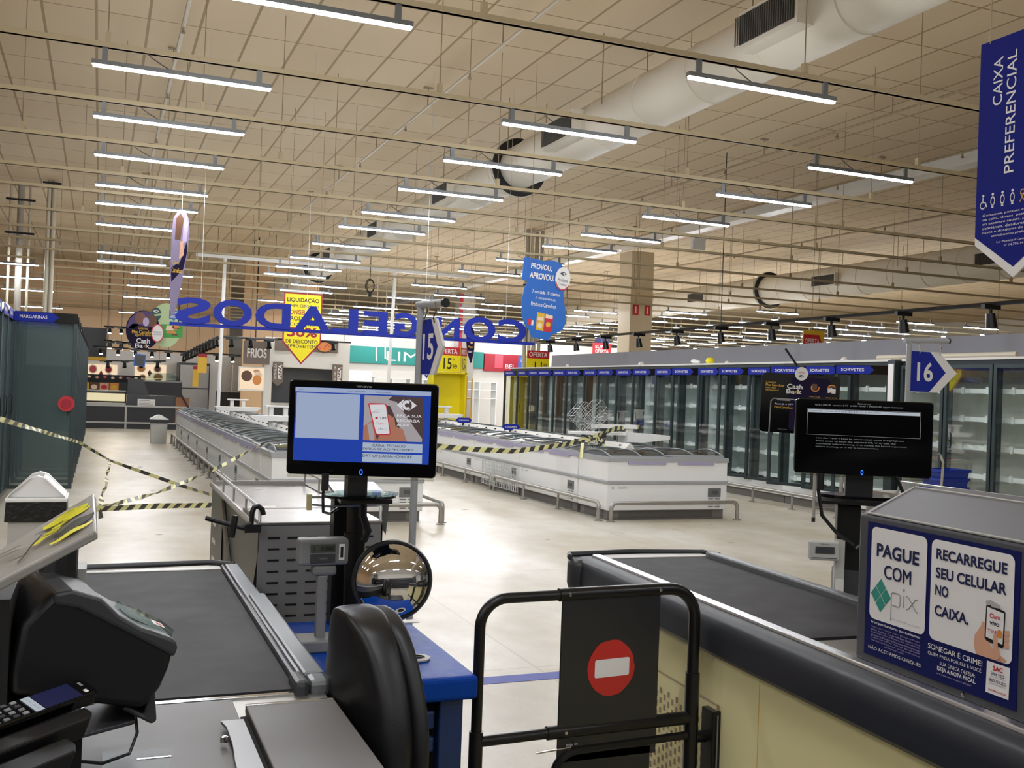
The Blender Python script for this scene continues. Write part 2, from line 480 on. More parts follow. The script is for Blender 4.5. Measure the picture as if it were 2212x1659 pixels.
# ------------------------------------------------------------------ lighting rails, hung on rods
ROWS = [7.05, 9.12, 10.92, 12.8, 14.8, 16.35, 18.6, 20.9, 22.75, 24.45, 26.6, 28.35, 30.3, 32.5, 34.65, 36.4, 39.0, 40.75, 43.0, 45.0, 47.0, 49.0]
rodm = MB('rod_brown'); rodm.tube([(0, 0, 4.41), (0, 0, 6.2)], .0055, 5); rodm.use('rail_cream'); rodm.box(-.022, .022, -.024, .024, 4.405, 4.49)
rod0 = rodm.build('hanger_rod')
def rail(y, i, xs, x0=-13.5, x1=34):
    mb = MB('rail_cream'); mb.box(x0, x1, y - .02, y + .02, 4.36, 4.405); mb.box(x0, x1, y - .03, y + .03, 4.36, 4.365)
    o = mb.build('lighting_rail')
    tag(o, 'long cream lighting rail hung across the hall, %s of the rails from the checkouts' % ORD[i], 'rail', 'lighting rails under the ceiling')
    for x in xs:
        if abs(x - 6.07) < .42 or abs(x - 19.9) < .58: continue
        c = rod0.copy(); COL.objects.link(c); c.location = (x, y, 0); c.parent = o
    return o
for i, y in enumerate(ROWS):
    off = [.35, -.12, .0, -.2, .1, -.05][i % 6]
    xs = [off - 3.62 + 2.9 * k + (i % 3) * .8 for k in range(-1, 9 if i < 14 else 11)]
    rail(y, i, xs)
bpy.data.objects.remove(rod0)

# ------------------------------------------------------------------ linear LED lights
def make_light():
    t = thing('linear_light', 'white LED tube light', 'ceiling light')
    m = MB('aluminium'); m.box(0, 1.47, -.024, .024, .012, .05); m.build('housing', t)
    m = MB('lamp_led'); m.box(.012, 1.458, -.017, .017, -.006, .012); m.build('diffuser', t, label='glowing white diffuser strip')
    for x in (.1, 1.36):
        m = MB('aluminium'); m.box(x - .022, x + .022, -.014, .014, .045, .165); m.build('bracket', t)
    m = MB('grille_dark'); m.tube([(.62, 0, .05), (.55, .0, .085), (.47, 0, .13), (.43, 0, .165)], .005, 5); m.build('power_cable', t)
    return t
light0 = make_light()
def place_lights():
    near = {'above the aisle beside the left glass-door fridges': (-.16, [1, 2, 3, 4, 5, 6, 8, 9]),
            'in line over the near end of the left freezer island': (.52, [0]),
            'over the gap between the two freezer islands': (3.5, [1, 2, 3, 4, 5, 6, 7, 8, 9]),
            'in front of the white duct above the right lane': (4.29, [0]),
            'over the right freezer island': (7.12, [1, 2, 3, 4, 5, 6, 7, 9])}
    sp = []
    for nm, (x, rows) in near.items():
        for k, r in enumerate(rows):
            lab = ('LED tube light %s, %s of that column' % (nm, ORD[k])) if len(rows) > 1 else 'single nearest LED tube light ' + nm
            sp.append((x, ROWS[r], lab, r))
    far = [(-2.9, (10, 12, 14, 18), 'left of the aisle'), (.6, (10, 12, 14, 18), 'above the dark bakery counter'), (4.5, (10, 11, 13), 'over the deli kiosk'), (7.55, (11, 13, 14, 15, 16, 17, 18), 'beside the pizza kiosk'),
           (10.42, range(10, 20), 'left of the tall beige column'), (13.5, range(11, 20), 'just behind the tall beige column'), (16.5, range(10, 20), 'just right of the tall beige column'),
           (19.55, range(10, 20), 'one bay right of the tall column'), (22.6, range(9, 20), 'two bays right of the tall column'), (25.3, range(9, 20), 'three bays right of the tall column'), (28.3, range(9, 20), 'four bays right of the tall column')]
    for x, rows, nm in far:
        for k, r in enumerate(rows):
            xx = {(10.42, 10): 8.4, (16.5, 10): 15.7}.get((x, r), x)
            sp.append((xx, ROWS[r], 'small far LED tube light %s, %s of that line' % (nm, ORD[k]), r))
    sp.append((17.45, ROWS[9], 'far LED tube light under the distant duct, alone ahead of its row', 9))
    first = True
    for x, y, lab, r in sp:
        skip = ('power_cable',) if y > 20 else ()
        if first: light0.location = (x, y, 4.2); o = light0; o['label'] = lab; o['group'] = 'LED tube lights on the rails'; first = False
        else: dup(light0, (x, y, 4.2), label=lab, group='LED tube lights on the rails', skip=skip)
place_lights()
# unseen lights added over the checkouts to brighten the foreground
for k, (x, y) in enumerate([*[(x, y) for x in (-7.4, -3.8, -.16, 3.5, 7.1) for y in (-.6, -4.4)], (-7.4, 3.2), (-3.8, 3.2), (7.1, 3.2), (-.16, 5.1), (-.16, 1.3), (-3.8, 1.3), (-7.4, 1.3)]):
    dup(light0, (x, y, 4.2), label='LED tube light above the checkout lanes, out of the picture', group='LED tube lights over the lanes')

# ------------------------------------------------------------------ air ducts
def duct(x, z, r, y0, y1, vents, rings, lab, vw, nm):
    t = thing('air_duct', lab, 'air duct', (x, y0, z))
    m = MB('duct_paint'); prof = []
    y = 0
    while y < y1 - y0:
        prof += [(r, y), (r, y + .58), (r + .012, y + .59), (r + .012, y + .61), (r, y + .62)]; y += 1.2
    m.lathe([(0, 0)] + prof + [(r, y1 - y0), (0, y1 - y0)], (x, y0, z), (0, 1, 0), 36); m.build('duct_tube', t, smooth=40)
    for a, b in vents:
        m = MB('duct_paint'); xo = x - r - .12
        m.box(xo, x - r * .55, a, b, z - .2, z + .17)
        v = m.build('vent_box', t)
        g = MB('vent_dark'); g.box(xo - .012, xo - .002, a + .04, b - .04, z - .15, z + .13)
        g.use('grille_dark'); n = int((b - a) / .035)
        for i in range(n): g.box(xo - .022, xo - .012, a + .05 + i * .035, a + .06 + i * .035, z - .15, z + .13)
        g.build('grille', v)
    for yr in rings:
        m = MB('black_matte'); m.lathe([(r + .005, 0), (r + .125, 0), (r + .125, .1), (r + .005, .1), (r + .005, 0)], (x, yr, z), (0, 1, 0), 40); m.build('flange_ring', t, smooth=40)
        m = MB('duct_paint'); m.tube([V((x, yr + .05, z)) + V((math.cos(a) * (r + .13), 0, math.sin(a) * (r + .13))) for a in [2 * PI * i / 40 for i in range(40)]], .012, 6, True); m.build('ring_edge', t)
    for k in range(int((y1 - y0) / 3.2)):
        for s in (-1, 1): m = MB('rod_brown'); m.tube([(x + s * r * .95, y0 + 1 + k * 3.2, z + .1), (x + s * r * .95, y0 + 1 + k * 3.2, 6.2)], .008, 5); m.build('hanger', t)
    return t
duct(6.07, 5.2, .335, -5.5, 40.5, [(7.42, 8.33), (12.05, 13.0), (17.25, 18.05), (22.2, 23.0), (27.2, 28.0)], [14.95, 31.0], 'big round white air duct running above the right freezer island', 0, 'a')
duct(19.9, 5.2, .46, -5.5, 44, [(12.9, 13.9), (17.4, 18.4), (23.4, 24.4), (30.2, 31.2)], [27.2], 'distant round beige air duct beyond the tall beige column, far right', 0, 'b')

# sprinkler pipes under the ceiling
for i, (x, lab, r) in enumerate([(4.46, 'thin cream sprinkler pipe left of the big white duct', .022), (.78, 'slim cream sprinkler pipe above the left column of lights', .026), (10.6, 'thin brown sprinkler pipe right of the big white duct', .02), (13.2, 'thin brown sprinkler pipe beside the ceiling beam', .02), (17.2, 'thin brown sprinkler pipe beyond the ceiling beam', .02)]):
    t = thing('sprinkler_pipe', lab, 'pipe', (x, 2, 5.9))
    m = MB('pipe_cream' if i < 2 else 'rod_brown'); m.tube([(x, -6, 5.9), (x, 45, 5.9)], r, 8); m.build('pipe', t)
    for k in range(12):
        y = 5.5 + 3.1 * k
        m = MB('rod_brown'); m.tube([(x, y, 5.9), (x, y, 6.2)], .009, 5); m.box(x - .07, x + .07, y - .03, y + .03, 6.18, 6.2); m.build('hanger', t)
        m = MB('rod_brown'); m.lathe([(0, 0), (.018, .0), (.012, .03), (.03, .07), (.004, .08), (0, .08)], (x, y + 1.2, 5.88), (0, 0, -1), 8); m.build('sprinkler_head', t)
# vertical service pipes
def pipes(lab, cx, cy, offs, z0=0, z1=6.2, plates=()):
    t = thing('service_pipes', lab, 'pipe', (cx, cy, z0))
    for dx, dy, r, mm in offs:
        m = MB(mm); m.tube([(cx + dx, cy + dy, z0), (cx + dx, cy + dy, z1)], r, 10); m.build('pipe', t, smooth=50)
    for z, w in plates:
        m = MB('black_paint'); m.box(cx - w, cx + w, cy - .14, cy - .1, z, z + .05); m.build('clamp_bar', t)
pipes('thick grey riser pipe flanked by two thin pipes behind the left fridges', -1.9, 27, [(0, 0, .075, 'pipe_grey'), (-.22, 0, .03, 'pipe_cream'), (.2, 0, .03, 'pipe_cream')], plates=((5.75, .32), (4.95, .32), (4.2, .32)))
pipes('pair of slim cream riser pipes right of the thick grey riser', -1.2, 26.3, [(-.06, 0, .045, 'pipe_cream'), (.05, 0, .05, 'pipe_cream'), (.0, .1, .03, 'pipe_grey')], z0=2.46, plates=((6.1, .2),))
pipes('bundle of grey riser pipes behind the blue hanging bubble sign', 11.2, 26.28, [(-.2, 0, .06, 'pipe_grey'), (-.06, 0, .05, 'pipe_cream'), (.08, 0, .06, 'pipe_grey'), (.24, 0, .05, 'pipe_grey'), (.0, .15, .05, 'pipe_cream')], plates=((4.6, .35),))
# emergency light pack hung under the ceiling
t = thing('emergency_light', 'white twin-spot emergency light box hung right of the tall column', 'emergency light', (13.889, 22, 5.531))
m = MB('white_plastic'); m.box(*(13.712, 14.080, 22.000, 22.120, 5.380, 5.684)); m.build('battery_box', t)
m = MB('rod_brown'); q = V((13.927, 22.06, 5.542)); m.tube([q, V((q.x, q.y, 6.2))], .012, 5); m.build('rod', t)
for s in (1501, 1519):
    m = MB('white_plastic'); p = V((13.818, 21.9, 5.688)); m.lathe([(0, 0), (.07, 0), (.09, .09), (0, .09)], p + V(((s - 1510) * .011, 0, 0)), (0, -1, -.3), 14); m.build('spot_head', t)
# dark cable loop hanging from the rail
m = MB('black_matte'); c = V((6.053, 24.4, 4.089))
m.tube([c + V((math.cos(a) * .11, 0, math.sin(a) * .17)) for a in [2 * PI * i / 20 for i in range(20)]], .012, 6, True)
m.tube([c + V((math.cos(a) * .09 + .02, .03, math.sin(a) * .15)) for a in [2 * PI * i / 20 for i in range(20)]], .012, 6, True)
m.tube([c + V((0, 0, .17)), c + V((.0, 0, 1.4))], .008, 5); m.box(c.x - .04, c.x + .04, c.y - .03, c.y + .03, c.z - .26, c.z - .17)
tag(m.build('cable_coil'), 'black coiled cable hanging from a far lighting rail', 'cable')

# dark shelving bank added behind the camera to darken reflections in mirror and glossy fronts
t = thing('shelving', 'dark shelving bank behind the photographer, seen only in the convex mirror', 'shelving', (1.0, -3.2, 0))
m = MB('display_black'); m.box(-6, 8, -3.6, -3.0, 0, 1.9); m.build('carcass', t)
for z in (.5, 1.0, 1.5): m = MB('charcoal'); m.box(-6, 8, -3.0, -2.7, z, z + .03); m.build('shelf', t)

# ================================================================== FREEZER ISLANDS
def make_freezer(L, W, lab, panel_end=True):
    """chest freezer: length L along +y, width W along +x, base at the origin corner."""
    t = thing('chest_freezer', lab, 'freezer')
    m = MB('freezer_white'); m.box(0, W, 0, L, .13, .775); m.build('body', t, bevel=.008)
    m = MB('plinth_grey'); m.box(.03, W - .03, .03, L - .03, 0, .13)
    m.use('grille_dark')
    for x, s in ((.03, -1), (W - .03, 1)):
        m.box(x - .006, x + .006, .2, L - .2, .025, .115)
    for y in (.03, L - .03): m.box(.15, W - .15, y - .006, y + .006, .025, .115)
    m.build('plinth', t)
    m = MB('rim_grey'); m.box(-.014, W + .014, -.014, L + .014, .47, .518); m.build('bumper_strip', t, bevel=.01)
    m = MB('rim_grey'); e = .05
    for b in ((-.012, e, -.012, L + .012), (W - e, W + .012, -.012, L + .012), (e, W - e, -.012, e), (e, W - e, L - e, L + .012)): m.box(*b, .765, .825)
    m.use('rim_lilac')
    m.box(-.014, .02, L * .12, L * .46, .74, .768); m.box(-.014, .02, L * .56, L * .92, .74, .768)
    m.box(-.014, -.012, 0, L, .772, .82); m.box(W - .02, W + .014, L * .16, L * .47, .73, .768); m.box(W - .02, W + .014, L * .57, L * .88, .73, .768)
    m.build('rim', t, bevel=.004)
    m = MB('off_white'); m.box(.03, W - .03, .03, L - .03, .3, .32); m.build('tub_floor', t)
    # two arched sliding lids
    for k, (y0, y1, dz) in enumerate(((.05, L * .53, .0), (L * .47, L - .05, .016))):
        N = 8; g = MB('glass_lid')
        pr = [(W * .04 + W * .92 * i / N, .822 + dz + .075 * math.sin(PI * i / N) ** .8) for i in range(N + 1)]
        for a, b in zip(pr, pr[1:]): g.face([(a[0], y0, a[1]), (b[0], y0, b[1]), (b[0], y1, b[1]), (a[0], y1, a[1])])
        lid = g.build('glass_lid', t, smooth=60)
        f = MB('aluminium')
        for y in (y0, y1, (y0 + y1) / 2): f.tube([(a[0], y, a[1] + .004) for a in pr], .012, 6)
        f.use('rim_grey'); f.box(W * .02, W * .07, y0, y1, .815, .84 + dz); f.box(W * .93, W * .98, y0, y1, .815, .84 + dz)
        f.build('lid_frame', lid)
    for x, s in ((0, -1), (W, 1)):
        c = MB('aluminium'); y = .2 if s < 0 else L - .2
        c.box(min(x, x + s * .008), max(x, x + s * .008), y - .1, y + .1, .3, .42)
        c.use('grille_dark'); c.box(min(x, x + s * .014), max(x, x + s * .014), y - .04, y + .06, .34, .385)
        for i in range(4):
            for q in (-.09, .015): c.box(min(x, x + s * .006), max(x, x + s * .006), y + q, y + q + .075, .27 - i * .035, .278 - i * .035)
        c.build('control_panel', t)
    l = MB('print_grey'); l.text('eletrofrio', (-.001, L - .3, .425), (0, -1, 0), UZ, h=.025); l.text('*', (-.001, L - .15, .42), (0, -1, 0), UZ, h=.04); l.text('eletrofrio', (W + .001, .22, .425), UY, UZ, h=.025); l.text('*', (W + .001, .08, .42), UY, UZ, h=.04)
    l.build('badge', t)
    return t
def freezer_row(x0, y0, W, L, n, nm, group):
    f0 = None
    for r in range(2):
        for k in range(n):
            lab = 'white chest freezer, %s row of the %s, %s from its end unit' % (('left', 'right')[r], nm, 'next' if k == 0 else ORD[k])
            lo = (x0 + r * (W + .02), y0 + k * (L + .02), 0)
            if f0 is None: f0 = make_freezer(L, W, lab); f0.location = lo; f0['group'] = group
            else: dup(f0, lo, label=lab, group=group)
freezer_row(6.14, 12.6, .905, 2.09, 7, 'right freezer island', 'chest freezers of the right island')
freezer_row(1.87, 12.75, .905, 2.09, 7, 'left freezer island', 'chest freezers of the left island')
e = make_freezer(1.83, .86, 'white chest freezer across the near end of the right freezer island, steel rail before it')
e.location = (6.14, 12.57, 0); e.rotation_euler = (0, 0, -PI / 2); e['group'] = 'end units of the freezer islands'
dup(e, (1.87, 12.72, 0), label='white chest freezer across the near end of the left freezer island', group='end units of the freezer islands')
# steel bumper rails on the floor round the islands
def bumper(p0, p1, lab, z=.24, legs=0):
    p0, p1 = V(p0), V(p1); d = (p1 - p0).normalized()
    t = thing('bumper_rail', lab, 'rail', p0, 0, 'steel bumper rails round the freezers')
    r = .07
    a = [p0] + [p0 + V((0, 0, z - r))] + arc(p0 + d * r + V((0, 0, z - r)), r, 180, 90, d, UZ, 6) + arc(p1 - d * r + V((0, 0, z - r)), r, 90, 0, d, UZ, 6) + [p1]
    m = MB('stainless'); m.tube(a, .026, 10); m.build('tube', t, smooth=50)
    for k in range(legs + 2):
        q = p0 + (p1 - p0) * (k / (legs + 1))
        m = MB('stainless'); m.lathe([(0, 0), (.055, 0), (.055, .012), (.03, .016)], q, UZ, 14)
        if 0 < k < legs + 1: m.tube([q, q + V((0, 0, z))], .018, 8)
        m.build('foot', t, smooth=50)
bumper((6.14, 11.58, 0), (8.06, 11.58, 0), 'steel bumper rail before the end freezer of the right island')
for k in range(4):
    bumper((6.02, 11.7 + 3.9 * k, 0), (6.02, 15.45 + 3.9 * k, 0), 'steel bumper rail along the aisle side of the right freezer island, %s one' % ORD[k], legs=2)
bumper((1.85, 11.6, 0), (3.85, 11.6, 0), 'steel bumper rail before the end freezer of the left island')
bumper((3.92, 11.75, 0), (3.92, 15.4, 0), 'steel bumper rail on the right side of the left freezer island', legs=2)
for k in range(4):
    bumper((1.74, 11.9 + 3.8 * k, 0), (1.74, 15.55 + 3.8 * k, 0), 'steel bumper rail along the left side of the left freezer island, %s one' % ORD[k], legs=3)
# spine boards and T-shaped shelf stands on the islands
for x, nm in ((7.055, 'right'), (2.785, 'left')):
    t = thing('price_board', 'long white price board along the middle of the %s freezer island' % nm, 'price board', (x, 12.8, .8))
    m = MB('off_white'); m.box(x - .008, x + .008, 12.8, 25.2, .78, .88); m.prism([(-.08, 0), (.08, 0), (.01, .075), (-.01, .075)], (x, 12.8, .87), UX, UZ, 12.4); m.build('board', t)
    m = MB('black_plastic')
    for k in range(24):
        for s in (-1, 1): m.obox((x + s * .05, 13 + .5 * k, .91), (.03, .03, .02))
    m.build('clip', t)
def tstand(x, y, z, w, lab, h=.17):
    t = thing('shelf_stand', lab, 'shelf stand', (x, y, z))
    m = MB('white_enamel'); m.prism([(-w / 2, .0), (-w / 2 + .1, -.06), (w / 2 - .1, -.06), (w / 2, 0), (w / 2, .03), (-w / 2, .03)], (x, y - .16, z + .07), UX, UZ, .32); m.build('board', t, bevel=.004)
    m = MB('white_enamel')
    for s in (-.12, .12): m.box(x + s - .035, x + s + .035, y - .05, y + .05, z - .1, z + .07 + h)
    m.build('post', t)
    m = MB('white_enamel'); m.box(x - .22, x + .22, y - .08, y + .08, z + .07 + h, z + .1 + h); m.build('cross_bar', t, bevel=.004)
tstand(2.785, 22.6, .98, .95, 'farther white T-shaped shelf stand on the left freezer island')
tstand(2.785, 17.2, .98, .95, 'nearer white T-shaped shelf stand on the left freezer island')
tstand(7.055, 21.5, .98, .95, 'white T-shaped shelf stand on the right freezer island before the yellow shelf')
# white shelf with wire baskets and small price signs on the right island
t = thing('basket_shelf', 'white shelf stand on the right island carrying two tilted wire baskets', 'shelf stand', (7.4, 13.9, .8))
m = MB('white_enamel'); m.box(6.65, 7.5, 13.75, 14.05, 1.02, 1.06); m.build('shelf', t)
m = MB('white_enamel'); m.box(6.95, 7.72, 13.8, 13.86, 1.12, 1.18); m.build('price_bar', t)
m = MB('white_enamel'); m.box(7.6, 7.68, 13.85, 13.95, .83, 1.18); m.build('post', t)
m = MB('white_enamel'); m.prism([(0, .1), (.75, .06), (.75, .0), (.5, -.03), (0, -.08)], (7.5, 13.7, .97), UX, UZ, .3); m.build('bracket_board', t)
def wire_basket(c, w, d, h, rx, lab):
    R = Matrix.Rotation(math.radians(rx), 3, 'Y'); c = V(c)
    m = MB('wire'); q = lambda x, y, z: c + R @ V((x, y, z))
    for k in range(6):
        x = w * k / 5; m.tube([q(x, 0, h), q(x, 0, 0), q(x, d, 0), q(x, d, h)], .003, 4)
    for z in (0, h / 2, h): m.tube([q(0, 0, z), q(w, 0, z), q(w, d, z), q(0, d, z)], .004, 4, True)
    for k in range(1, 3): m.tube([q(0, d * k / 3, h), q(0, d * k / 3, 0), q(w, d * k / 3, 0), q(w, d * k / 3, h)], .003, 4)
    tag(m.build('wire_basket'), lab, 'basket')
wire_basket((6.62, 13.75, 1.3), .34, .28, .28, 42, 'wire basket tilted to the left on the white island shelf')
wire_basket((6.98, 13.75, 1.1), .36, .28, .28, -42, 'wire basket tilted to the right on the white island shelf')
def hexsign(x, y, z, txt, lab, w=.36, h=.11):
    m = MB('sign_blue'); pts = [(-w / 2, 0), (-w / 2 + .06, -h / 2), (w / 2 - .06, -h / 2), (w / 2, 0), (w / 2 - .06, h / 2), (-w / 2 + .06, h / 2)]
    m.prism(pts, (x, y, z), UX, UZ, .02); m.use('print_white')
    if txt: m.text(txt, (x, y, z), UX, UZ, w=w * .6, bold=.01)
    m.use('black_plastic'); m.box(x - .02, x + .02, y + .02, y + .05, z - .12, z)
    tag(m.build('price_sign'), lab, 'sign', 'small blue hexagonal signs on the freezers')
hexsign(7.0, 19.8, 1.0, 'SOBREMESAS', 'farther small blue hexagonal sign on the right freezer island')
hexsign(7.0, 17.2, .98, 'LEGUMES', 'nearer small blue hexagonal sign on the right freezer island')
hexsign(2.95, 14.9, 1.0, '', 'small dark hexagonal sign lying on the left freezer island spine')
# wire rack leaning on the right island
m = MB('wire'); o, a, b = V((6.1, 16.25, .45)), V((0, -1.55, .0)), V((-.0, -.35, -.36))
for k in range(22): m.tube([o + a * (k / 21), o + a * (k / 21) + b + V((-.12, 0, 0))], .005, 4)
for k in range(7): m.tube([o + b * (k / 6) + V((-.12 * k / 6, 0, 0)), o + a + b * (k / 6) + V((-.12 * k / 6, 0, 0))], .005, 4)
tag(m.build('wire_rack'), 'wire rack leaning against the side of the right freezer island', 'rack')

# ================================================================== HAZARD TAPE
def hazard_tape(pts, w, name_lab, n=60, twist=0., sag=0.):
    pts = [V(p) for p in pts]
    # resample the polyline
    seg = [(b - a).length for a, b in zip(pts, pts[1:])]; tot = sum(seg); S = []
    for i in range(n + 1):
        d = tot * i / n; k = 0
        while k < len(seg) - 1 and d > seg[k]: d -= seg[k]; k += 1
        u = d / seg[k]; q = pts[k].lerp(pts[k + 1], u); q.z -= sag * 4 * (i / n) * (1 - i / n); S.append(q)
    m = MB('tape_pale')
    for i in range(n):
        a, b = S[i], S[i + 1]; t = (b - a).normalized()
        up = UZ - t * UZ.dot(t); up.normalize(); sd = t.cross(up)
        def up_at(j): an = twist * math.sin(j * .55); return (up * math.cos(an) + sd * math.sin(an)) * (w / 2)
        ua, ub = up_at(i), up_at(i + 1)
        m.use('tape_dark' if (i % 2) else 'tape_pale')
        sk = t * (w * .45)
        m.face([a - ua - sk, b - ub - sk, b + ub + sk, a + ua + sk])
    return tag(m.build('hazard_tape', weld=True), name_lab, 'barrier tape', 'yellow and black barrier tapes')
hazard_tape([(-0.62, 7.736, 1.307), (-0.221, 14.3, 0.764), (0.157, 12.6, 0.652), (0.861, 11, 0.513), (1.07, 9.6, 0.556)], .037, 'striped barrier tape slanting from the left fridge door down to the packing stand', 52, .5)
hazard_tape([(0.012, 7.6, 0.708), (0.457, 9.2, 0.631), (1.046, 10.6, 0.697), (1.778, 11.9, 0.923)], .036, 'striped barrier tape rising from the bin to the corner of the left freezer island', 40, .9)
hazard_tape([(0.012, 7.6, 0.702), (0.417, 7.7, 0.709), (0.89, 7.9, 0.689)], .038, 'level striped barrier tape stretched low across the left aisle', 22, .3)
hazard_tape([(0.142, 12.6, 0.663), (0.092, 10, 0.665), (0.032, 7.6, 0.708), (0.043, 7.4, 0.663)], .04, 'thin striped tape hanging upright between two other tapes', 30, 1.2)
hazard_tape([(3.608, 12.1, 0.938), (4.376, 12.2, 0.873), (5.097, 12.4, 0.838), (5.953, 12.8, 0.905), (6.652, 13.2, 1.004), (7.237, 13.6, 1.132), (8.041, 14.25, 1.14)], .066, 'striped barrier tape sagging across to the knot on the right freezer island', 52, .25)
m = MB('tape_pale'); c = V((6.374, 12.6, 0.956)); rr = random.Random(3)
for k in range(26):
    m.use('tape_dark' if k % 2 else 'tape_pale')
    p = c + V((rr.uniform(-.16, .16), rr.uniform(-.12, .12), rr.uniform(-.06, .06)))
    q = p + V((rr.uniform(-.12, .12), rr.uniform(-.05, .05), rr.uniform(-.02, .09)))
    w = V((0, .0, .035)); m.face([p, q, q + w, p + w])
m.use('tape_pale'); m.face([c + V((-.2, 0, 0)), c + V((-.15, 0, 0)), c + V((-.32, -.3, -.2)), c + V((-.36, -.3, -.18))])
tag(m.build('tape_knot'), 'crumpled knot of striped tape on the right island end freezer', 'barrier tape')

# ================================================================== GLASS-DOOR FREEZERS
def make_door(w, h, txt, arrow, s=1, gm='glass_door'):
    """hinged at the origin, door spreading along +y, outside face towards -x."""
    y0 = 0 if s > 0 else -w
    m = MB('fridge_frame'); f = .045
    m.box(-.03, .02, y0, y0 + f, 0, h); m.box(-.03, .02, y0 + w - f, y0 + w, 0, h); m.box(-.03, .02, y0 + f, y0 + w - f, 0, f); m.box(-.03, .02, y0 + f, y0 + w - f, h - f, h)
    d = m.build('door')
    m = MB(gm); m.face([(-.01, y0 + f, f), (-.01, y0 + w - f, f), (-.01, y0 + w - f, h - f), (-.01, y0 + f, h - f)]); m.build('glass_pane', d)
    if arrow:
        m = MB('black_gloss'); m.box(-.036, -.03, y0, y0 + w, h - .13, h)
        m.use('sign_blue'); pts = [(0, -.06), (.46, -.06), (.53, 0), (.46, .06), (0, .06)]
        m.flat(pts, (-.0365, y0 + w - .02, h - .065), (0, -1, 0), UZ)
        m.use('print_white'); m.text(txt, (-.0365, y0 + w - .25, h - .065), (0, -1, 0), UZ, w=.32, h=.042, bold=.01)
        m.build('name_strip', d)
    m = MB('fridge_frame_dark'); yh = s * (w - .08); m.tube([(-.03, yh, h * .42), (-.05, yh, h * .44), (-.05, yh, h * .52), (-.03, yh, h * .53)], .008, 6); m.build('handle', d)
    return d
def make_cabinet(n, pitch, h, lab, inside, txt, ang, base=.32, door_h=1.86, arrow=True, s=1):
    """front face at x=0 facing -x, n doors along +y, depth to +x."""
    t = thing('glass_door_freezer', lab, 'freezer', (0, 0, 0)); W = n * pitch; D = .82 if s > 0 else .55
    m = MB(inside); m.box(D - .05, D, 0, W, base, h - .1); m.box(.04, D, 0, .03, base, h - .1); m.box(.04, D, W - .03, W, base, h - .1); m.build('liner', t)
    m = MB('freezer_white'); m.box(.0, D, 0, W, .13, base); m.build('base', t, bevel=.01)
    m = MB('plinth_grey'); m.box(.06, D, 0, W, 0, .13); m.build('plinth', t)
    m = MB('fridge_frame_dark'); m.box(.0, D, 0, W, h - .13, h - .03)
    m.use('off_white'); m.box(-.02, D, 0, W, h - .03, h); m.build('top_panel', t)
    m = MB('fridge_frame')
    for k in range(n + 1):
        y = k * pitch; m.box(.005, .09, max(0, y - .035), min(W, y + .035), base, h - .13)
    m.build('mullion', t)
    for k in range(5):
        z = base + .08 + k * .36
        m = MB('shelf_white'); m.box(.14, D - .06, .03, W - .03, z, z + .012); m.box(.13, .145, .03, W - .03, z - .02, z + .04)
        for j in range(n * 2): m.box(.11, .14, .2 + j * pitch / 2, .24 + j * pitch / 2, z - .03, z + .06)
        m.build('shelf', t)
    # doors hinged at the near jamb and left ajar
    d0 = None
    for k in range(n):
        if d0 is None: d = d0 = make_door(pitch - .02, door_h, txt, arrow, s, 'glass_door' if s > 0 else 'glass_wide_open')
        else:
            d = d0.copy(); COL.objects.link(d)
            for g in list(d0.children):
                q = g.copy(); COL.objects.link(q); q.parent = d
        d.parent = t; d.location = (-.01, k * pitch + .01 if s > 0 else (k + 1) * pitch - .01, base + .0); d.rotation_euler = (0, 0, math.radians(ang[k % len(ang)]))
    return t
def dup_cabinet(r, loc, lab, ang):
    q = dup(r, loc, label=lab)
    i = 0
    for c in q.children:
        if c.name.startswith('door'):
            c.rotation_euler = (0, 0, math.radians(ang[i % len(ang)])); i += 1
    return q
GR = 'glass-door freezers along the grey wall'
c0 = make_cabinet(3, .782, 2.27, 'glass-door ice cream freezer along the grey wall, nearest of the blue-labelled cabinets', 'fridge_inside', 'SORVETES', [34, 20, 28])
c0.location = (10.2, 11.1, 0); c0['group'] = GR
for k in range(1, 6):
    dup_cabinet(c0, (10.2, 11.1 + k * 2.36, 0), 'glass-door ice cream freezer along the grey wall, %s of the blue-labelled cabinets' % ORD[k], [[12, 18, 10], [16, 8, 14], [10, 14, 9], [15, 12, 18], [10, 8, 12]][k - 1])['group'] = GR
c1 = make_cabinet(3, .782, 2.27, 'empty beige-lined glass-door cabinet without blue labels, right of the lane sixteen sign', 'fridge_beige', '', [0, 0, 0], arrow=False)
c1.location = (10.2, 8.55, 0); c1['group'] = GR
q = dup_cabinet(c1, (10.2, 6.1, 0), 'empty beige-lined glass-door cabinet at the right picture edge', [0, 0, 0]); q['group'] = GR
# the sloping end panel between the two kinds of cabinet
m = MB('fridge_frame'); m.box(10.1, 11.0, 10.93, 11.07, 0, 2.25); m.use('white_enamel'); m.box(10.09, 10.1, 10.95, 11.05, 1.6, 2.2)
tag(m.build('cabinet_end'), 'dark grey end panel between ice cream freezers and beige-lined cabinets', 'panel')
m = MB('pipe_cream'); m.tube([(10.4, 9.2, 2.31), (10.4, 11.6, 2.31)], .035, 10); tag(m.build('capped_pipe'), 'cream pipe lying on top of the beige-lined cabinets', 'pipe')
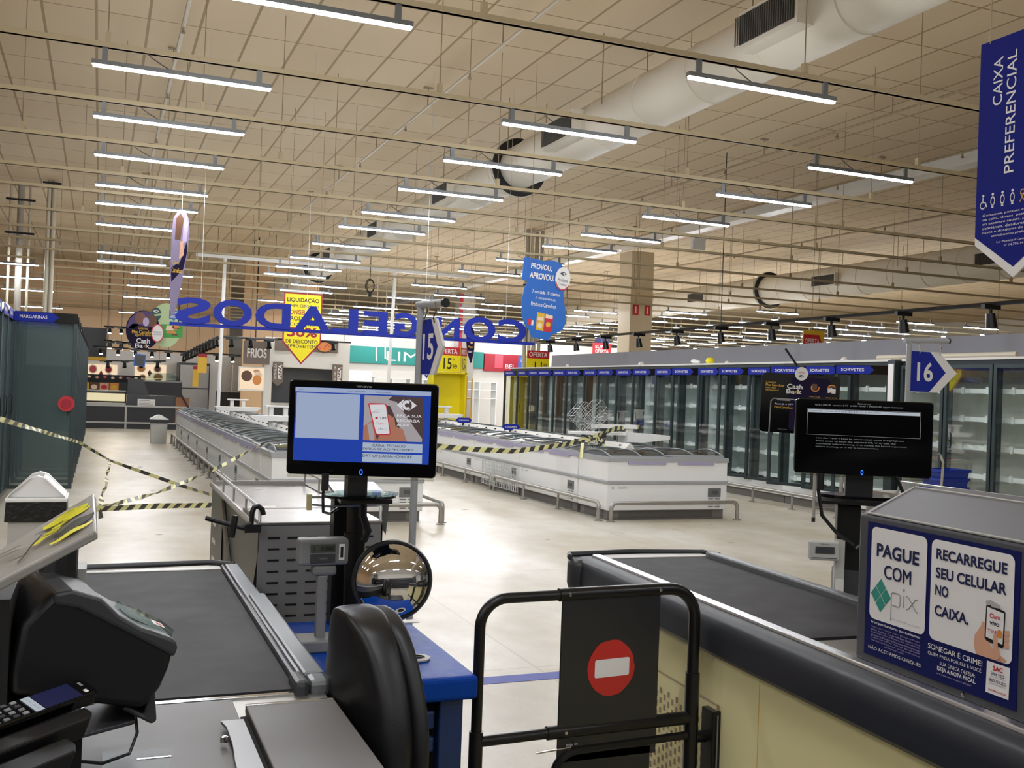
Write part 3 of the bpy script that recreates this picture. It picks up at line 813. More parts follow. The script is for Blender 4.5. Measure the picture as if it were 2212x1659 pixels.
# things lying on top of the cabinets
for i, (y, r, lab) in enumerate([(12.37, .06, 'white round cap on the freezer top, nearest the lane sixteen sign'), (15.48, .045, 'white round cap on the freezer top, second along'), (18.6, .075, 'white round cap on the freezer top, third along'), (22.2, .06, 'white round cap on the freezer top, farthest along')]):
    m = MB('off_white'); m.lathe([(0, r), (r * .5, r * .88), (r * .87, r * .5), (r, 0), (r, -.01), (0, -.01)], (10.45, y, 2.28), UZ, 18)
    tag(m.build('vent_cap', smooth=60), lab, 'cap', 'round white caps on the freezer tops')
m = MB('print_yellow'); m.lathe([(0, .06), (.06, .05), (.085, 0), (.07, -.05), (0, -.06)], (10.4, 15.95, 2.33), UZ, 14); tag(m.build('plastic_bag', smooth=60), 'crumpled yellow bag on the freezer tops', 'bag')
m = MB('white_plastic'); m.lathe([(0, .16), (.03, .12), (.05, .05), (.04, -.05), (.03, -.13), (0, -.16)], (10.4, 16.45, 2.32), (0, 1, .1), 12); tag(m.build('plastic_bag', smooth=60), 'crumpled white and blue bag beside the yellow one on the freezer tops', 'bag')
# kick rails in front of the row
bumper((9.75, 11.6, 0), (9.75, 14.6, 0), 'steel bumper rail before the ice cream freezers, nearer one', legs=2)
bumper((9.75, 14.8, 0), (9.75, 17.9, 0), 'steel bumper rail before the ice cream freezers, farther one', legs=2)
# left row: doors swung fully open
c2 = make_cabinet(3, .8, 2.45, 'glass-door margarine fridge of the left row with doors swung wide open, nearest', 'fridge_inside', 'MARGARINAS', [-90, -90, -90], base=.14, door_h=2.29, s=-1)
GL = 'glass-door fridges of the left row'
def flip(t, loc):
    t.rotation_euler = (0, 0, PI); t.location = loc
flip(c2, (-1.08, 16.9, 0)); c2['group'] = GL
for k in range(1, 6):
    q = dup_cabinet(c2, (-1.08, 16.9 + 2.41 * k, 0), 'glass-door fridge of the left row with doors swung wide open, %s along' % ORD[k], [-90, -90, -90]); q.rotation_euler = (0, 0, PI); q['group'] = GL
q = dup_cabinet(c2, (-1.08, 14.42, 0), 'closed glass-door fridge of the left row at the left picture edge', [0, 0, 0]); q.rotation_euler = (0, 0, PI); q['group'] = GL
m = MB('print_red'); m.flat(m.ell(.1, .1), (-0.391, 14.42, 1.255), UX, UZ); m.use('print_crimson'); m.flat(m.ell(.06, .06), (-0.391, 14.41, 1.255), UX, UZ); tag(m.build('door_sticker'), 'round red sticker on the open left fridge door', 'sticker')

# ================================================================== HANGING SIGNS
def line(name_mb, a, b, r=.004): name_mb.tube([a, b], r, 5)
# mirrored word hung over the islands, seen from behind
YC = 14.0
t = thing('word_sign', 'big blue cut-out word sign on a long blue bar, seen mirrored from behind', 'sign', (3.4, YC, 2.35))
m = MB('sign_letter_blue')
LT = [('S', 0.881, 1.33, 2.361, 2.709), ('O', 1.361, 1.866, 2.36, 2.713), ('D', 1.91, 2.379, 2.36, 2.705), ('A', 2.413, 2.947, 2.333, 2.696), ('L', 2.942, 3.32, 2.339, 2.694), ('E', 3.394, 3.741, 2.337, 2.683), ('G', 3.85, 4.191, 2.342, 2.692), ('N', 4.464, 4.824, 2.349, 2.665), ('O', 4.888, 5.38, 2.335, 2.702), ('C', 5.425, 5.878, 2.348, 2.699)]
for ch, x0, x1, z0, z1 in LT:
    m = MB('sign_letter_blue'); m.text(ch, ((x0 + x1) / 2, YC, (z0 + z1) / 2), (-1, 0, 0), UZ, w=x1 - x0, h=z1 - z0, bold=.035, depth=.03, e=0); m.build('letter', t)
m = MB('sign_letter_blue'); m.box(.82, 6.02, YC - .02, YC + .02, 2.33, 2.375); m.build('bar', t)
m = MB('black_paint')
for x in (.93, 2.6, 4.3, 5.9): m.tube([(x, YC, 2.37), (x, YC, 2.62)], .006, 5)
m.build('fixing_pin', t)
for x in (1.2, 2.6, 4.3, 5.55): m = MB('wire'); m.tube([(x, YC, 2.6), (x, YC, 6.2)], .0025, 4); m.build('cord', t)
t = thing('sign_gantry', 'slim white gantry of two posts and a top rail on the freezer islands', 'gantry', (2.75, 26.3, .85))
for xa, xb in ((2.77, 2.8), (7.1, 7.2)):
    m = MB('white_enamel'); m.tube([(xa, 26.3, .8), (xb, 26.3, 4.72)], .045, 10); m.build('post', t)
m = MB('white_enamel'); m.box(2.1, 9.3, 26.26, 26.34, 4.7, 4.79); m.build('top_rail', t)

def arrow_pts(w, h, tip): return [(-w/2, h/2), (-w/2, -h/2 + tip), (0, -h/2), (w/2, -h/2 + tip), (w/2, h/2)]
# clearance sale banner
c = V((3.096, 17, 2.546)); W, H, T = .64, 1.19, .36
t = thing('sale_banner', 'yellow and red pointed clearance sale banner hung behind the mirrored blue word', 'banner', c)
m = MB('print_crimson'); m.prism(arrow_pts(W, H, T), c, UX, UZ, .015); m.use('print_yellow'); m.flat([(x * .93, y * .95 + .005) for x, y in arrow_pts(W, H, T)], c, UX, UZ)
for st, dz, w, h, mt, bo in (('LIQUIDA\u00c7\u00c3O', .475, .53, .1, 'print_black', .02), ('LIMPA ESTOQUE!', .37, .51, .055, 'print_black', .01), ('CONGELADOS', .27, .54, .075, 'print_crimson', .02), ('PRODUTOS', .165, .5, .07, 'print_black', .01), ('COM AT\u00c9', .075, .42, .06, 'print_black', .01), ('50%', -.06, .5, .16, 'print_crimson', .03), ('DE DESCONTO', -.215, .53, .06, 'print_black', .01), ('APROVEITEM!', -.295, .5, .055, 'print_black', .01)):
    m.use(mt); m.text(st, c + V((0, 0, dz)), UX, UZ, w=w, h=h, bold=bo)
m.build('banner_sheet', t)
m = MB('lamp_led'); m = MB('white_enamel'); m.tube([c + V((-W/2, 0, H/2 + .02)), c + V((W/2, 0, H/2 + .02))], .02, 8); m.build('top_bar', t)
m = MB('rod_brown')
for s in (-1, 1): line(m, c + V((s * .25, 0, H/2 + .02)), c + V((s * .25, 0, 6.2 - c.z)))
m.build('cord', t)
# blue bubble sign
c = V((5.722, 13, 2.924)); k = 13 / 13 * .00728
pts = [(-48, 78), (-10, 76), (6, 80), (22, 78), (36, 70), (46, 66), (50, 50), (46, 30), (38, 22), (42, 0), (48, -18), (50, -40), (44, -54), (34, -60), (22, -66), (18, -78), (-18, -76), (-24, -64), (-34, -54), (-44, -36), (-47, -10), (-44, 18), (-38, 32), (-51, 32), (-51, 74)]
pts = [(x * k, y * k * .98) for x, y in pts]; pts = pts[::-1]
t = thing('bubble_sign', 'blue wavy-edged hanging sign with white writing and small food packs', 'sign', c)
m = MB('print_blue'); m.prism(pts, c, UX, UZ, .012)
m.use('print_white')
def tx(st, dx, dz, w, h, bo=.01, mm=None, R=None):
    if mm: m.use(mm)
    m.text(st, c + V((dx * k, 0, dz * k)), UX, UZ, w=w * k, h=h * k, bold=bo)
tx('PROVOU,', -13, 61, 44, 12, .03); tx('APROVOU.', -10, 44, 52, 12, .03)
tx('7 em cada 10 clientes', 2, 14, 58, 7); tx('j\u00e1 consomem os', 2, 2, 42, 7, 0); tx('Produtos Carrefour.', 0, -10, 54, 8)
m.use('print_gold'); m.flat([(-12 * k, -59 * k), (4 * k, -60 * k), (4 * k, -26 * k), (-12 * k, -25 * k)], c, UX, UZ); m.use('print_red'); m.flat([(5 * k, -60 * k), (22 * k, -60 * k), (22 * k, -30 * k), (5 * k, -27 * k)], c, UX, UZ)
m.use('print_cream'); m.flat([(6 * k, -34 * k), (21 * k, -34 * k), (21 * k, -28 * k), (6 * k, -26 * k)], c, UX, UZ, .002); m.flat([(-10 * k, -40 * k), (2 * k, -40 * k), (2 * k, -34 * k), (-10 * k, -34 * k)], c, UX, UZ, .002)
m.flat(m.ell(5 * k, 6 * k, 12, -4 * k, -50 * k), c, UX, UZ, .002); m.use('print_gold'); m.flat(m.ell(5 * k, 5 * k, 12, 13 * k, -46 * k), c, UX, UZ, .002)
m.use('print_red'); m.flat([(-29 * k, -52 * k), (-23 * k, -52 * k), (-23 * k, -40 * k), (-29 * k, -40 * k)], c, UX, UZ); m.use('print_white'); m.flat([(-22 * k, -52 * k), (-18 * k, -52 * k), (-18 * k, -42 * k), (-22 * k, -42 * k)], c, UX, UZ)
m.build('sign_sheet', t)
b = c + V((33 * k, -.02, 46 * k)); m = MB('print_white'); m.prism(m.ell(.115, .165), b, UX, UZ, .01); m.use('print_red'); m.ringflat(.9, 1, b, UX, UZ, 200, 330, e=.002, sx=.115, sy=.165)
m.use('print_navy'); m.text('Produtos', b + V((0, 0, -.02)), UX, UZ, w=.15, h=.05); m.text('Carrefour', b + V((0, 0, -.08)), UX, UZ, w=.14, h=.04); logo(m, b + V((0, 0, .07)), UX, UZ, .05, 'print_navy', 'print_white'); m.build('round_badge', t)
m = MB('rod_brown'); line(m, c + V((-.24, 0, .5)), c + V((-.24, 0, 6.2 - c.z))); m.build('cord', t)
for q in t.children:
    if q.name.split('.')[0] in ('sign_sheet', 'round_badge'): q.rotation_euler = (0, .075, 0)
# purple oval cash back sign with a grey-green round one beside it
c = V((0.781, 22, 2.605)); t = thing('oval_sign', 'dark purple oval cash back sign hung over the left aisle', 'sign', c)
m = MB('print_purple'); m.prism(m.ell(.33, .4), c, UX, UZ, .012); m.use('print_violet'); m.flat([(-.32, .03), (-.2, .02), (-.08, .1), (.1, .06), (.26, .1), (.24, .27), (.14, .36), (0, .39), (-.14, .35), (-.26, .22)][::-1], c, UX, UZ); m.use('print_purple'); m.flat([(-.3, -.1), (-.26, -.2), (-.18, -.32), (-.08, -.38), (.08, -.385), (.2, -.31), (.27, -.2), (.24, -.02), (.1, .05), (-.02, .02), (-.1, .12), (-.2, .12), (-.27, .05)], c, UX, UZ)
m.use('print_skin_dark'); m.flat(m.ell(.1, .12, 16, -.06, .24), c, UX, UZ, .002); m.use('print_brown'); m.flat(m.ell(.1, .13, 16, .16, .2), c, UX, UZ, .002); m.use('print_lilac'); m.flat(m.ell(.06, .09, 14, .05, .17), c, UX, UZ, .003)
m.use('print_gold'); m.text('Cliente', c + V((.0, 0, .04)), UX, UZ, w=.18, h=.06, e=.004); m.text('Meu Carrefour', c + V((.0, 0, -.04)), UX, UZ, w=.42, h=.07, bold=.02, e=.004); m.text('agora tem', c + V((.0, 0, -.11)), UX, UZ, w=.3, h=.06, e=.004)
m.use('print_white'); m.text('Cash', c + V((.01, 0, -.22)), UX, UZ, w=.26, h=.1, bold=.02, e=.004); m.text('Ba k', c + V((.0, 0, -.32)), UX, UZ, w=.28, h=.09, bold=.02, e=.004); m.use('print_gold'); m.text('ck', c + V((.06, 0, -.32)), UX, UZ, w=.07, h=.06, bold=.02, e=.004)
m.build('sign_sheet', t)
b = c + V((.28, -.02, -.05)); m = MB('print_red'); m.prism(m.ell(.125, .19), b, UX, UZ, .01); m.use('print_white'); m.flat(m.ell(.105, .165), b, UX, UZ); m.use('print_navy'); m.text('PARCEIROS', b + V((0, 0, .02)), UX, UZ, w=.16, h=.03); m.text('GRATUITOS', b + V((0, 0, -.025)), UX, UZ, w=.15, h=.03); m.build('round_badge', t)
m = MB('rod_brown'); line(m, c + V((.05, 0, .4)), c + V((.05, 0, 6.2 - c.z))); m.build('cord', t)
c = V((1.232, 22.3, 2.74)); t = thing('round_sign', 'round pale green hanging sign with a food picture and green badge', 'sign', c)
m = MB('print_pale_green'); m.prism(m.ell(.33, .46), c, UX, UZ, .012); m.use('print_green'); m.flat([(-.12, -.26), (.34, -.24), (.34, .04), (-.1, .02)], c, UX, UZ); m.use('print_orange'); m.flat(m.ell(.07, .06, 14, .2, -.02), c, UX, UZ, .002); m.flat([(.02, -.16), (.2, -.16), (.2, -.11), (.02, -.11)], c, UX, UZ, .002); m.use('print_cream'); m.flat([(.0, -.1), (.16, -.1), (.16, .0), (.02, .0)], c, UX, UZ, .002); m.use('print_brown'); m.flat([(.12, -.2), (.24, -.2), (.24, -.17), (.12, -.17)], c, UX, UZ, .003); m.flat([(.14, -.06), (.28, -.06), (.28, -.04), (.14, -.04)], c, UX, UZ, .003)
m.use('print_blue'); m.flat([(.06, .14), (.3, .14), (.3, .32), (.06, .32)], c, UX, UZ, .002); m.flat([(.12, .14), (.16, .09), (.18, .14)], c, UX, UZ, .002); m.use('print_white'); m.text('PROVOU,', c + V((.18, 0, .27)), UX, UZ, w=.2, h=.06, bold=.02, e=.004); m.text('APROVOU.', c + V((.18, 0, .19)), UX, UZ, w=.22, h=.06, bold=.02, e=.004)
m.build('sign_sheet', t)
b = c + V((-.2, -.02, .22)); m = MB('print_darkgreen'); m.prism(m.ell(.1, .14), b, UX, UZ, .01); logo(m, b + V((0, 0, .06)), UX, UZ, .06, 'print_white', 'print_darkgreen'); m.use('print_pale_green'); m.flat([(-.1, -.06), (.1, -.02), (.1, .02), (-.1, -.02)], b, UX, UZ); m.build('round_badge', t)
m = MB('rod_brown'); line(m, c + V((.0, 0, .46)), c + V((.0, 0, 6.2 - c.z))); m.build('cord', t)
# purple feather banner, turned
c = V((0.986, 15, 3.282)); t = thing('feather_banner', 'tall purple feather-shaped banner tapering to a point, hung above the aisle', 'banner', c, .0)
pts = [(-.135, .4), (-.12, .6), (-.04, .73), (.05, .73), (.11, .6), (.125, .42), (.1, .1), (.04, -.3), (-.05, -.72), (-.1, -.78), (-.115, -.7), (-.13, -.4), (-.14, -.1)][::-1]
m = MB('print_mauve'); m.prism(pts, c, V((.93, .37, 0)), UZ, .01); u = V((.93, .37, 0)); m.use('print_purple'); m.flat([(-.13, -.1), (-.12, -.3), (.05, -.1), (.1, .15), (.09, .3), (0, .0)], c, u, UZ); m.use('print_lilac'); m.flat([(.02, .25), (.09, .3), (.1, .55), (.05, .68), (.03, .5)], c, u, UZ, .002); m.use('print_brown'); m.flat([(-.09, .3), (-.01, .3), (.03, .6), (-.02, .68), (-.08, .6)], c, u, UZ, .002); m.use('print_skin'); m.flat([(-.02, .02), (.05, .1), (.03, .3), (-.01, .28)], c, u, UZ, .003)
m.use('print_gold'); m.text('Cliente', c + V((-.06, -.03, -.02)), u, UZ, w=.1, h=.05, e=.004); m.text('Carrefour', c + V((-.04, -.02, -.13)), u, UZ, w=.16, h=.07, bold=.02, e=.004)
m.build('banner_sheet', t); m = MB('rod_brown'); line(m, c + V((0, 0, .7)), c + V((0, 0, 6.2 - c.z))); m.build('cord', t)
# lane banner on the right
YA, YB = 3.43, 3.02; xs = 3.6
t = thing('lane_banner', 'tall navy pointed priority-lane banner hung over the right lane', 'banner', (xs, 3.22, 2.2))
m = MB('print_white'); u = V((0, -1, 0)); o = V((xs, 3.43, 3.25)); w = .42
m.prism([(0, 0), (0, -.9), (w / 2, -1.06), (w, -.9), (w, 0)], o, u, UZ, .008); m.use('sign_navy'); m.flat([(0, 0), (0, -.865), (w / 2, -1.015), (w, -.865), (w, 0)], o, u, UZ)
m.use('print_white'); v = V((0, 0, 1))
m.text('CAIXA', o + u * .1 + V((0, 0, -.19)), v, -u, w=.21, h=.05, bold=.003); m.text('PREFERENCIAL', o + u * .172 + V((0, 0, -.34)), v, -u, w=.53, h=.05, bold=.003)
for i in range(7):
    q = o + u * (.04 + i * .052) + V((0, 0, -.715)); 
    if i == 4: m.use('print_gold')
    else: m.use('print_white')
    if i in (4, 5): m.ringflat(.008, .012, q + V((0, 0, .016)), u, UZ, e=.002, n=14); m.tube([q + u * -.01 + V((-.002, 0, .01)), q + u * .012 + V((-.002, 0, -.025))], .0022, 4); m.tube([q + u * .01 + V((-.002, 0, .01)), q + u * -.012 + V((-.002, 0, -.025))], .0022, 4)
    elif i == 6: m.ringflat(.013, .017, q, u, UZ, e=.002, n=16); m.flat([(-.011, .012), (.011, .012), (0, .035)], q, u, UZ, .002); m.flat([(-.007, -.002), (.007, -.002), (.007, .002), (-.007, .002)], q, u, UZ, .004)
    elif i == 0: m.ringflat(.013, .017, q + V((0, 0, -.012)), u, UZ, 60, 360, e=.002, n=16); m.flat(m.ell(.006, .006, 10, 0, .03), q, u, UZ, .002); m.tube([q + V((-.002, 0, .022)), q + V((-.002, 0, .0)), q + u * .014 + V((-.002, 0, -.002)), q + u * .022 + V((-.002, 0, -.022))], .003, 4)
    else: m.flat(m.ell(.0065, .0065, 10, 0, .03), q, u, UZ, .002); m.ringflat(.7, 1, q, u, UZ, e=.002, n=14, sx=.012, sy=.022); m.flat([(-.006, -.03), (.006, -.03), (.005, -.018), (-.005, -.018)], q, u, UZ, .002)
m.use('print_white')
for i, st in enumerate(['Gestantes, pessoas com crian\u00e7as', 'de colo, idosos, pessoas dentro', 'do espectro autista, pessoas com', 'defici\u00eancia, doadores de medula', '\u00f3ssea e doadores de sangue t\u00eam', 'atendimento preferencial.']):
    m.text(st, o + u * (w / 2) + V((0, 0, -.775 - i * .019)), u, UZ, w=.34 if i < 5 else .24, h=.013)
m.text('Lei Municipal Campinas', o + u * (w / 2 - .0) + V((0, 0, -.9)), u, UZ, w=.18, h=.011); m.text('n\u00ba 14.795/14', o + u * (w / 2) + V((0, 0, -.917)), u, UZ, w=.1, h=.01)
m.build('banner_sheet', t)
m = MB('rod_brown'); line(m, (xs, 3.38, 3.24), (xs, 3.38, 4.36), .003); line(m, (xs, 3.08, 3.24), (xs, 3.08, 4.36), .003); m.build('cord', t)
m = MB('rail_cream'); m.box(-13.5, 34, 3.36, 3.4, 4.36, 4.405); m.box(-13.5, 34, 3.06, 3.1, 4.36, 4.405); tag(m.build('lighting_rail'), 'pair of cream lighting rails right above the lanes, out of the picture', 'rail')

# lane number signs on posts
def lane_sign(lab, px, py, top, num, u, base_z, arm_dir, sw, sh, off):
    t = thing('lane_sign', lab, 'lane sign', (px, py, base_z)); u = V(u).normalized()
    m = MB('rim_grey'); m.tube([(px, py, base_z), (px, py, top)], .017, 12); m.build('post', t, smooth=50)
    m = MB('rim_grey'); a = V((px, py, top)); b = a + V(arm_dir); m.tube([a - V(arm_dir) * .12, b], .019, 12); m.build('arm', t, smooth=50)
    m = MB('black_plastic'); d = V(arm_dir).normalized(); m.lathe([(0, 0), (.021, 0), (.021, .012), (0, .012)], b, d, 14); m.build('end_cap', t)
    o = V((px, py, top - .07)) + u * off; n = u.cross(UZ)
    pl = MB('print_white'); pts = [(0, 0), (0, -sh), (sw * .62, -sh), (sw, -sh * .5), (sw * .62, 0)]
    pl.prism(pts, o, u, UZ, .012); pl.use('sign_blue')
    pl.flat([(0, -.002), (0, -sh + .002), (sw * .42, -sh + .002), (sw * .76, -sh * .5), (sw * .42, -.002)], o, u, UZ)
    pl.use('print_white'); pl.text(num, o + u * (sw * .32) + V((0, 0, -sh * .5)), u, UZ, h=sh * .47, bold=.02)
    pl.build('number_plate', t)
    for f in (.18, .62):
        h = MB('chrome'); q = o + u * (sw * f); h.tube([q + V((0, 0, -.02)) + n * .006, q + V((0, 0, .0)) + n * .012, q + V((0, 0, .04)) + u * .01, q + V((0, 0, .055)), q + V((0, 0, .07)) - u * .01], .004, 6); h.build('hook', t)
    return t
lane_sign('lane fifteen sign: navy pointed plate seen edge-on, on a slim grey post', 1.375, 4.55, 2.01, '15', (.087, -.996, 0), 0.0, (.05, -.2, .0), .25, .255, .03)
t15 = bpy.data.objects['lane_sign']
lane_sign('lane sixteen sign: blue and white pointed plate on a slim white post', 5.2, 5.5, 2.08, '16', (1, 0, 0), 0.0, (.3, -.05, .01), .43, .285, .012)
# small pointed price flag under the lane fifteen sign, far away
c = V((6.22, 20, 2.029)); m = MB('print_white'); m.prism(arrow_pts(.16, .42, .12), c, UX, UZ, .01); m.use('sign_blue'); m.flat([(x * .85, y * .93) for x, y in arrow_pts(.16, .42, .12)], c, UX, UZ); m.use('print_white'); m.text('PROMO', c + V((-.0, 0, .08)), V((0, 0, 1)), V((-1, 0, 0)), w=.2, h=.07); m.flat([(-.03, -.1), (0, -.14), (.03, -.1)], c, UX, UZ, .003); m.use('rod_brown'); m.tube([c + V((0, .006, .2)), V((c.x, c.y + .006, 6.2))], .004, 4)
tag(m.build('pointed_flag'), 'small blue and white downward-pointing flag behind the lane fifteen sign', 'flag')
# dark feather banner between the yellow shelf and the word sign
c = V((7.865, 22, 2.668)); m = MB('print_purple'); pts = [(-.1, .3), (-.04, .46), (.06, .4), (.1, .2), (.1, -.1), (.05, -.4), (.02, -.42), (-.06, -.2), (-.1, .05)][::-1]; m.prism(pts, c, UX, UZ, .01); m.use('print_skin'); m.flat(m.ell(.04, .08, 12, .03, .1), c, UX, UZ); m.use('print_gold'); m.text('App', c + V((0, 0, -.05)), UX, UZ, w=.12, h=.07); m.use('print_white'); m.text('novo', c + V((0, 0, -.16)), UX, UZ, w=.1, h=.05); m.use('rod_brown'); m.tube([c + V((0, .005, .44)), c + V((0, 0, 6.2 - c.z))], .004, 5)
tag(m.build('feather_banner'), 'small dark feather-shaped banner right of the yellow offer shelf', 'banner')

# ================================================================== BACKGROUND
def panel(nm, lab, cat, Y, x0, x1, y0, y1, z0, z1, mt, group=None):
    pass
# yellow offer shelf
t = thing('offer_shelf', 'tall yellow metal offer shelf with red and yellow price head', 'shelf', (8.75, 26, 0))
m = MB('print_yellow'); m.box(8.25, 9.15, 26.3, 26.33, 0, 2.1); m.box(8.22, 8.26, 25.9, 26.33, 0, 2.1); m.box(9.15, 9.19, 25.9, 26.33, 0, 2.1)
for z in (.5, .95, 1.4, 1.8): m.box(8.25, 9.15, 26.29, 26.3, z, z + .008)
m.build('back_panel', t)
m = MB('print_yellow'); m.box(8.2, 9.25, 25.9, 26.3, 2.05, 2.09); m.box(8.2, 9.25, 25.9, 26.3, .0, .12); m.build('shelf', t)
for (x0, x1, mm) in ((8.28, 8.95, 0), (8.97, 9.22, 1)):
    m = MB('print_yellow'); u = UX if not mm else V((.8, .6, 0)); o = V((x0, 25.85, 2.1)); w = (x1 - x0) * (1.3 if mm else 1)
    m.prism([(0, 0), (w, 0), (w, .66), (0, .66)], o, u, UZ, .02); m.use('print_red'); m.flat([(0, .44), (w, .44), (w, .66), (0, .66)], o, u, UZ); m.use('print_white'); m.text('OFERTA', o + u * (w / 2) + V((0, 0, .55)), u, UZ, w=w * .8, h=.13, bold=.02)
    m.use('print_black'); m.text('15', o + u * (w * .5) + V((0, 0, .22)), u, UZ, w=w * .34, h=.3, bold=.01); m.text('99', o + u * (w * .8) + V((0, 0, .14)), u, UZ, w=w * .2, h=.12); m.text('R$', o + u * (w * .75) + V((0, 0, .34)), u, UZ, w=w * .1, h=.06)
    m.build('price_head', t)
m = MB('print_gold'); m.tube([(9.2, 25.9, 0), (9.2, 25.9, 2.0)], .02, 6); m.tube([(9.35, 25.9, 0), (9.35, 25.9, 1.95)], .02, 6); m.tube([(9.2, 25.9, 1.4), (9.35, 25.9, 1.4)], .02, 6); m.build('side_frame', t)
t = thing('price_sign', 'red and yellow offer price head poking above the freezers by the grey pipes', 'price sign', (11.3, 26, 2.2))
m = MB('print_yellow'); o = V((10.98, 26, 2.2)); m.prism([(0, 0), (.68, 0), (.68, .6), (0, .6)], o, UX, UZ, .03); m.use('print_red'); m.flat([(0, .38), (.68, .38), (.68, .6), (0, .6)], o, UX, UZ); m.use('print_white'); m.text('OFERTA', o + V((.34, 0, .49)), UX, UZ, w=.56, h=.13, bold=.02); m.use('print_black'); m.text('11', o + V((.35, 0, .14)), UX, UZ, w=.22, h=.3); m.text('99', o + V((.56, 0, .2)), UX, UZ, w=.12, h=.1); m.build('price_board', t)
m = MB('aluminium'); m.tube([(11.25, 26.05, 0), (11.25, 26.05, 2.25)], .02, 6); m.build('post', t)
# teal cleaning-aisle fascia
t = thing('aisle_fascia', 'long teal aisle name board with big white letters on the back wall', 'sign', (13, 43.98, 2.65))
m = MB('teal_fascia'); m.box(9.6, 16.35, 43.85, 43.98, 2.66, 3.4); m.use('print_white'); m.text('LIMPEZA', (13.75, 43.85, 3.02), UX, UZ, w=4.0, h=.42, bold=.0); m.build('board', t)
m = MB('print_crimson'); m.box(16.4, 18.6, 43.85, 43.98, 2.55, 3.35); m.use('print_pink'); m.box(16.9, 17.3, 43.83, 43.85, 2.7, 3.3); m.use('print_white'); m.text('BEL', (17.7, 43.85, 2.8), UX, UZ, w=.5, h=.2); tag(m.build('aisle_fascia'), 'dark red aisle board right of the teal one', 'sign')
m = MB('print_blue'); m.box(17.7, 18.3, 42.9, 42.93, 2.5, 3.3); m.use('print_white'); m.text('OFERTA', (18, 42.9, 3.1), UX, UZ, w=.45, h=.14); m.use('rod_brown'); m.tube([(18, 42.92, 3.3), (18, 42.92, 6.2)], .006, 4); tag(m.build('hanging_flag'), 'small blue flag in front of the dark red aisle board', 'flag')
for i, (a, b) in enumerate([((10.62, 40, 3.955), (10.666, 40, 2.776)), ((10.251, 40, 4.064), (10.306, 40, 2.665))]):
    a, b = V(a), V(b); m = MB('white_enamel'); m.tube([a, b], .035, 8); m.tube([a, V((a.x, a.y, 6.2))], .01, 5); tag(m.build('hanging_pole'), ('white' if i == 0 else 'thinner cream') + ' pole hanging before the teal name board', 'pole')
# low white racks below the teal board
t = thing('wire_rack', 'low white wire racks before the back wall under the teal board', 'rack', (12, 40, 0))
m = MB('shelf_white')
for k in range(8):
    x = 10.2 + k * .75; m.box(x, x + .03, 39.8, 40.4, 0, 2.0)
for z in (1.3, 1.65, 1.98): m.box(10.2, 15.5, 39.8, 40.4, z, z + .02)
m.box(9.2, 10.15, 40.0, 40.4, 1.2, 2.25); m.build('rack_frame', t)
# pizza kiosk
t = thing('kiosk', 'white pizza and deli kiosk facade with brown pointed flags', 'kiosk', (5.8, 33, 0))
m = MB('wall_white'); m.box(4.85, 7.6, 33.0, 33.5, 2.15, 3.1); m.box(4.85, 5.1, 33.0, 33.4, 0, 2.15); m.box(7.35, 7.6, 33.0, 33.4, 0, 2.15); m.build('facade', t)
m = MB('charcoal'); m.box(5.1, 7.35, 33.8, 33.85, 0, 2.15); m.build('back_wall', t)
m = MB('stainless'); m.box(5.1, 7.35, 33.0, 33.6, .9, 1.0); m.use('display_black'); m.box(5.1, 7.35, 33.02, 33.58, 0, .9); m.build('serving_counter', t)
for i, (x, ) in enumerate([(5.28,), (7.2,)]):
    m = MB('print_taupe'); c = V((x, 32.95, 1.92)); m.prism(arrow_pts(.33, .78, .14), c, UX, UZ, .02); m.use('print_white'); m.text('FESTIVAL DA', c + V((-.08, 0, .08)), UZ, V((-1, 0, 0)), w=.5, h=.07); m.text('PIZZA', c + V((.06, 0, .08)), UZ, V((-1, 0, 0)), w=.45, h=.12, bold=.03); m.build('pointed_flag', t)
m = MB('print_taupe'); m.box(5.15, 7.2, 32.96, 33, 2.68, 3.08); m.use('print_brown'); m.flat(m.ell(.28, .2, 20, 0, 0), (6.75, 32.955, 2.86), UX, UZ); m.use('print_orange'); m.flat(m.ell(.23, .15, 20, 0, 0), (6.75, 32.955, 2.86), UX, UZ, .003); m.use('print_pink')
rr = random.Random(5)
for k in range(9): m.flat(m.ell(.03, .022, 8, rr.uniform(-.16, .16), rr.uniform(-.09, .09)), (6.75, 32.955, 2.86), UX, UZ, .005)
m.build('menu_board', t)
t = thing('lightbox_sign', 'brown light box sign with white glowing letters left of the pizza kiosk', 'sign', (4.5, 32.6, 2.4))
m = MB('print_taupe'); m.box(4.15, 4.95, 32.6, 32.75, 2.2, 2.92); m.use('print_white'); m.text('FRIOS', (4.55, 32.6, 2.55), UX, UZ, w=.6, h=.3, bold=.02); m.build('box', t)
m = MB('black_paint'); m.tube([(4.5, 32.68, 2.92), (4.5, 32.68, 6.2)], .02, 6); m.build('hanger', t)
m = MB('print_white'); m.box(4.05, 4.85, 32.9, 32.95, 1.35, 2.12); m.use('poster_glow'); m.box(4.1, 4.82, 32.88, 32.9, 1.4, 2.08)
for dx, dz, rx, rz, mt in ((.2, .42, .17, .17, 'print_brown'), (.2, .42, .13, .13, 'print_cream'), (.2, .42, .08, .08, 'print_brown'), (.52, .3, .14, .16, 'print_orange'), (.55, .46, .12, .1, 'print_cream'), (.5, .58, .1, .06, 'print_skin')): m.use(mt); m.flat(m.ell(rx, rz), (4.1 + dx, 32.88, 1.4 + dz), UX, UZ, .002 + rx * .001)
tag(m.build('food_poster'), 'warm glowing cheese poster below the brown light box sign', 'poster')
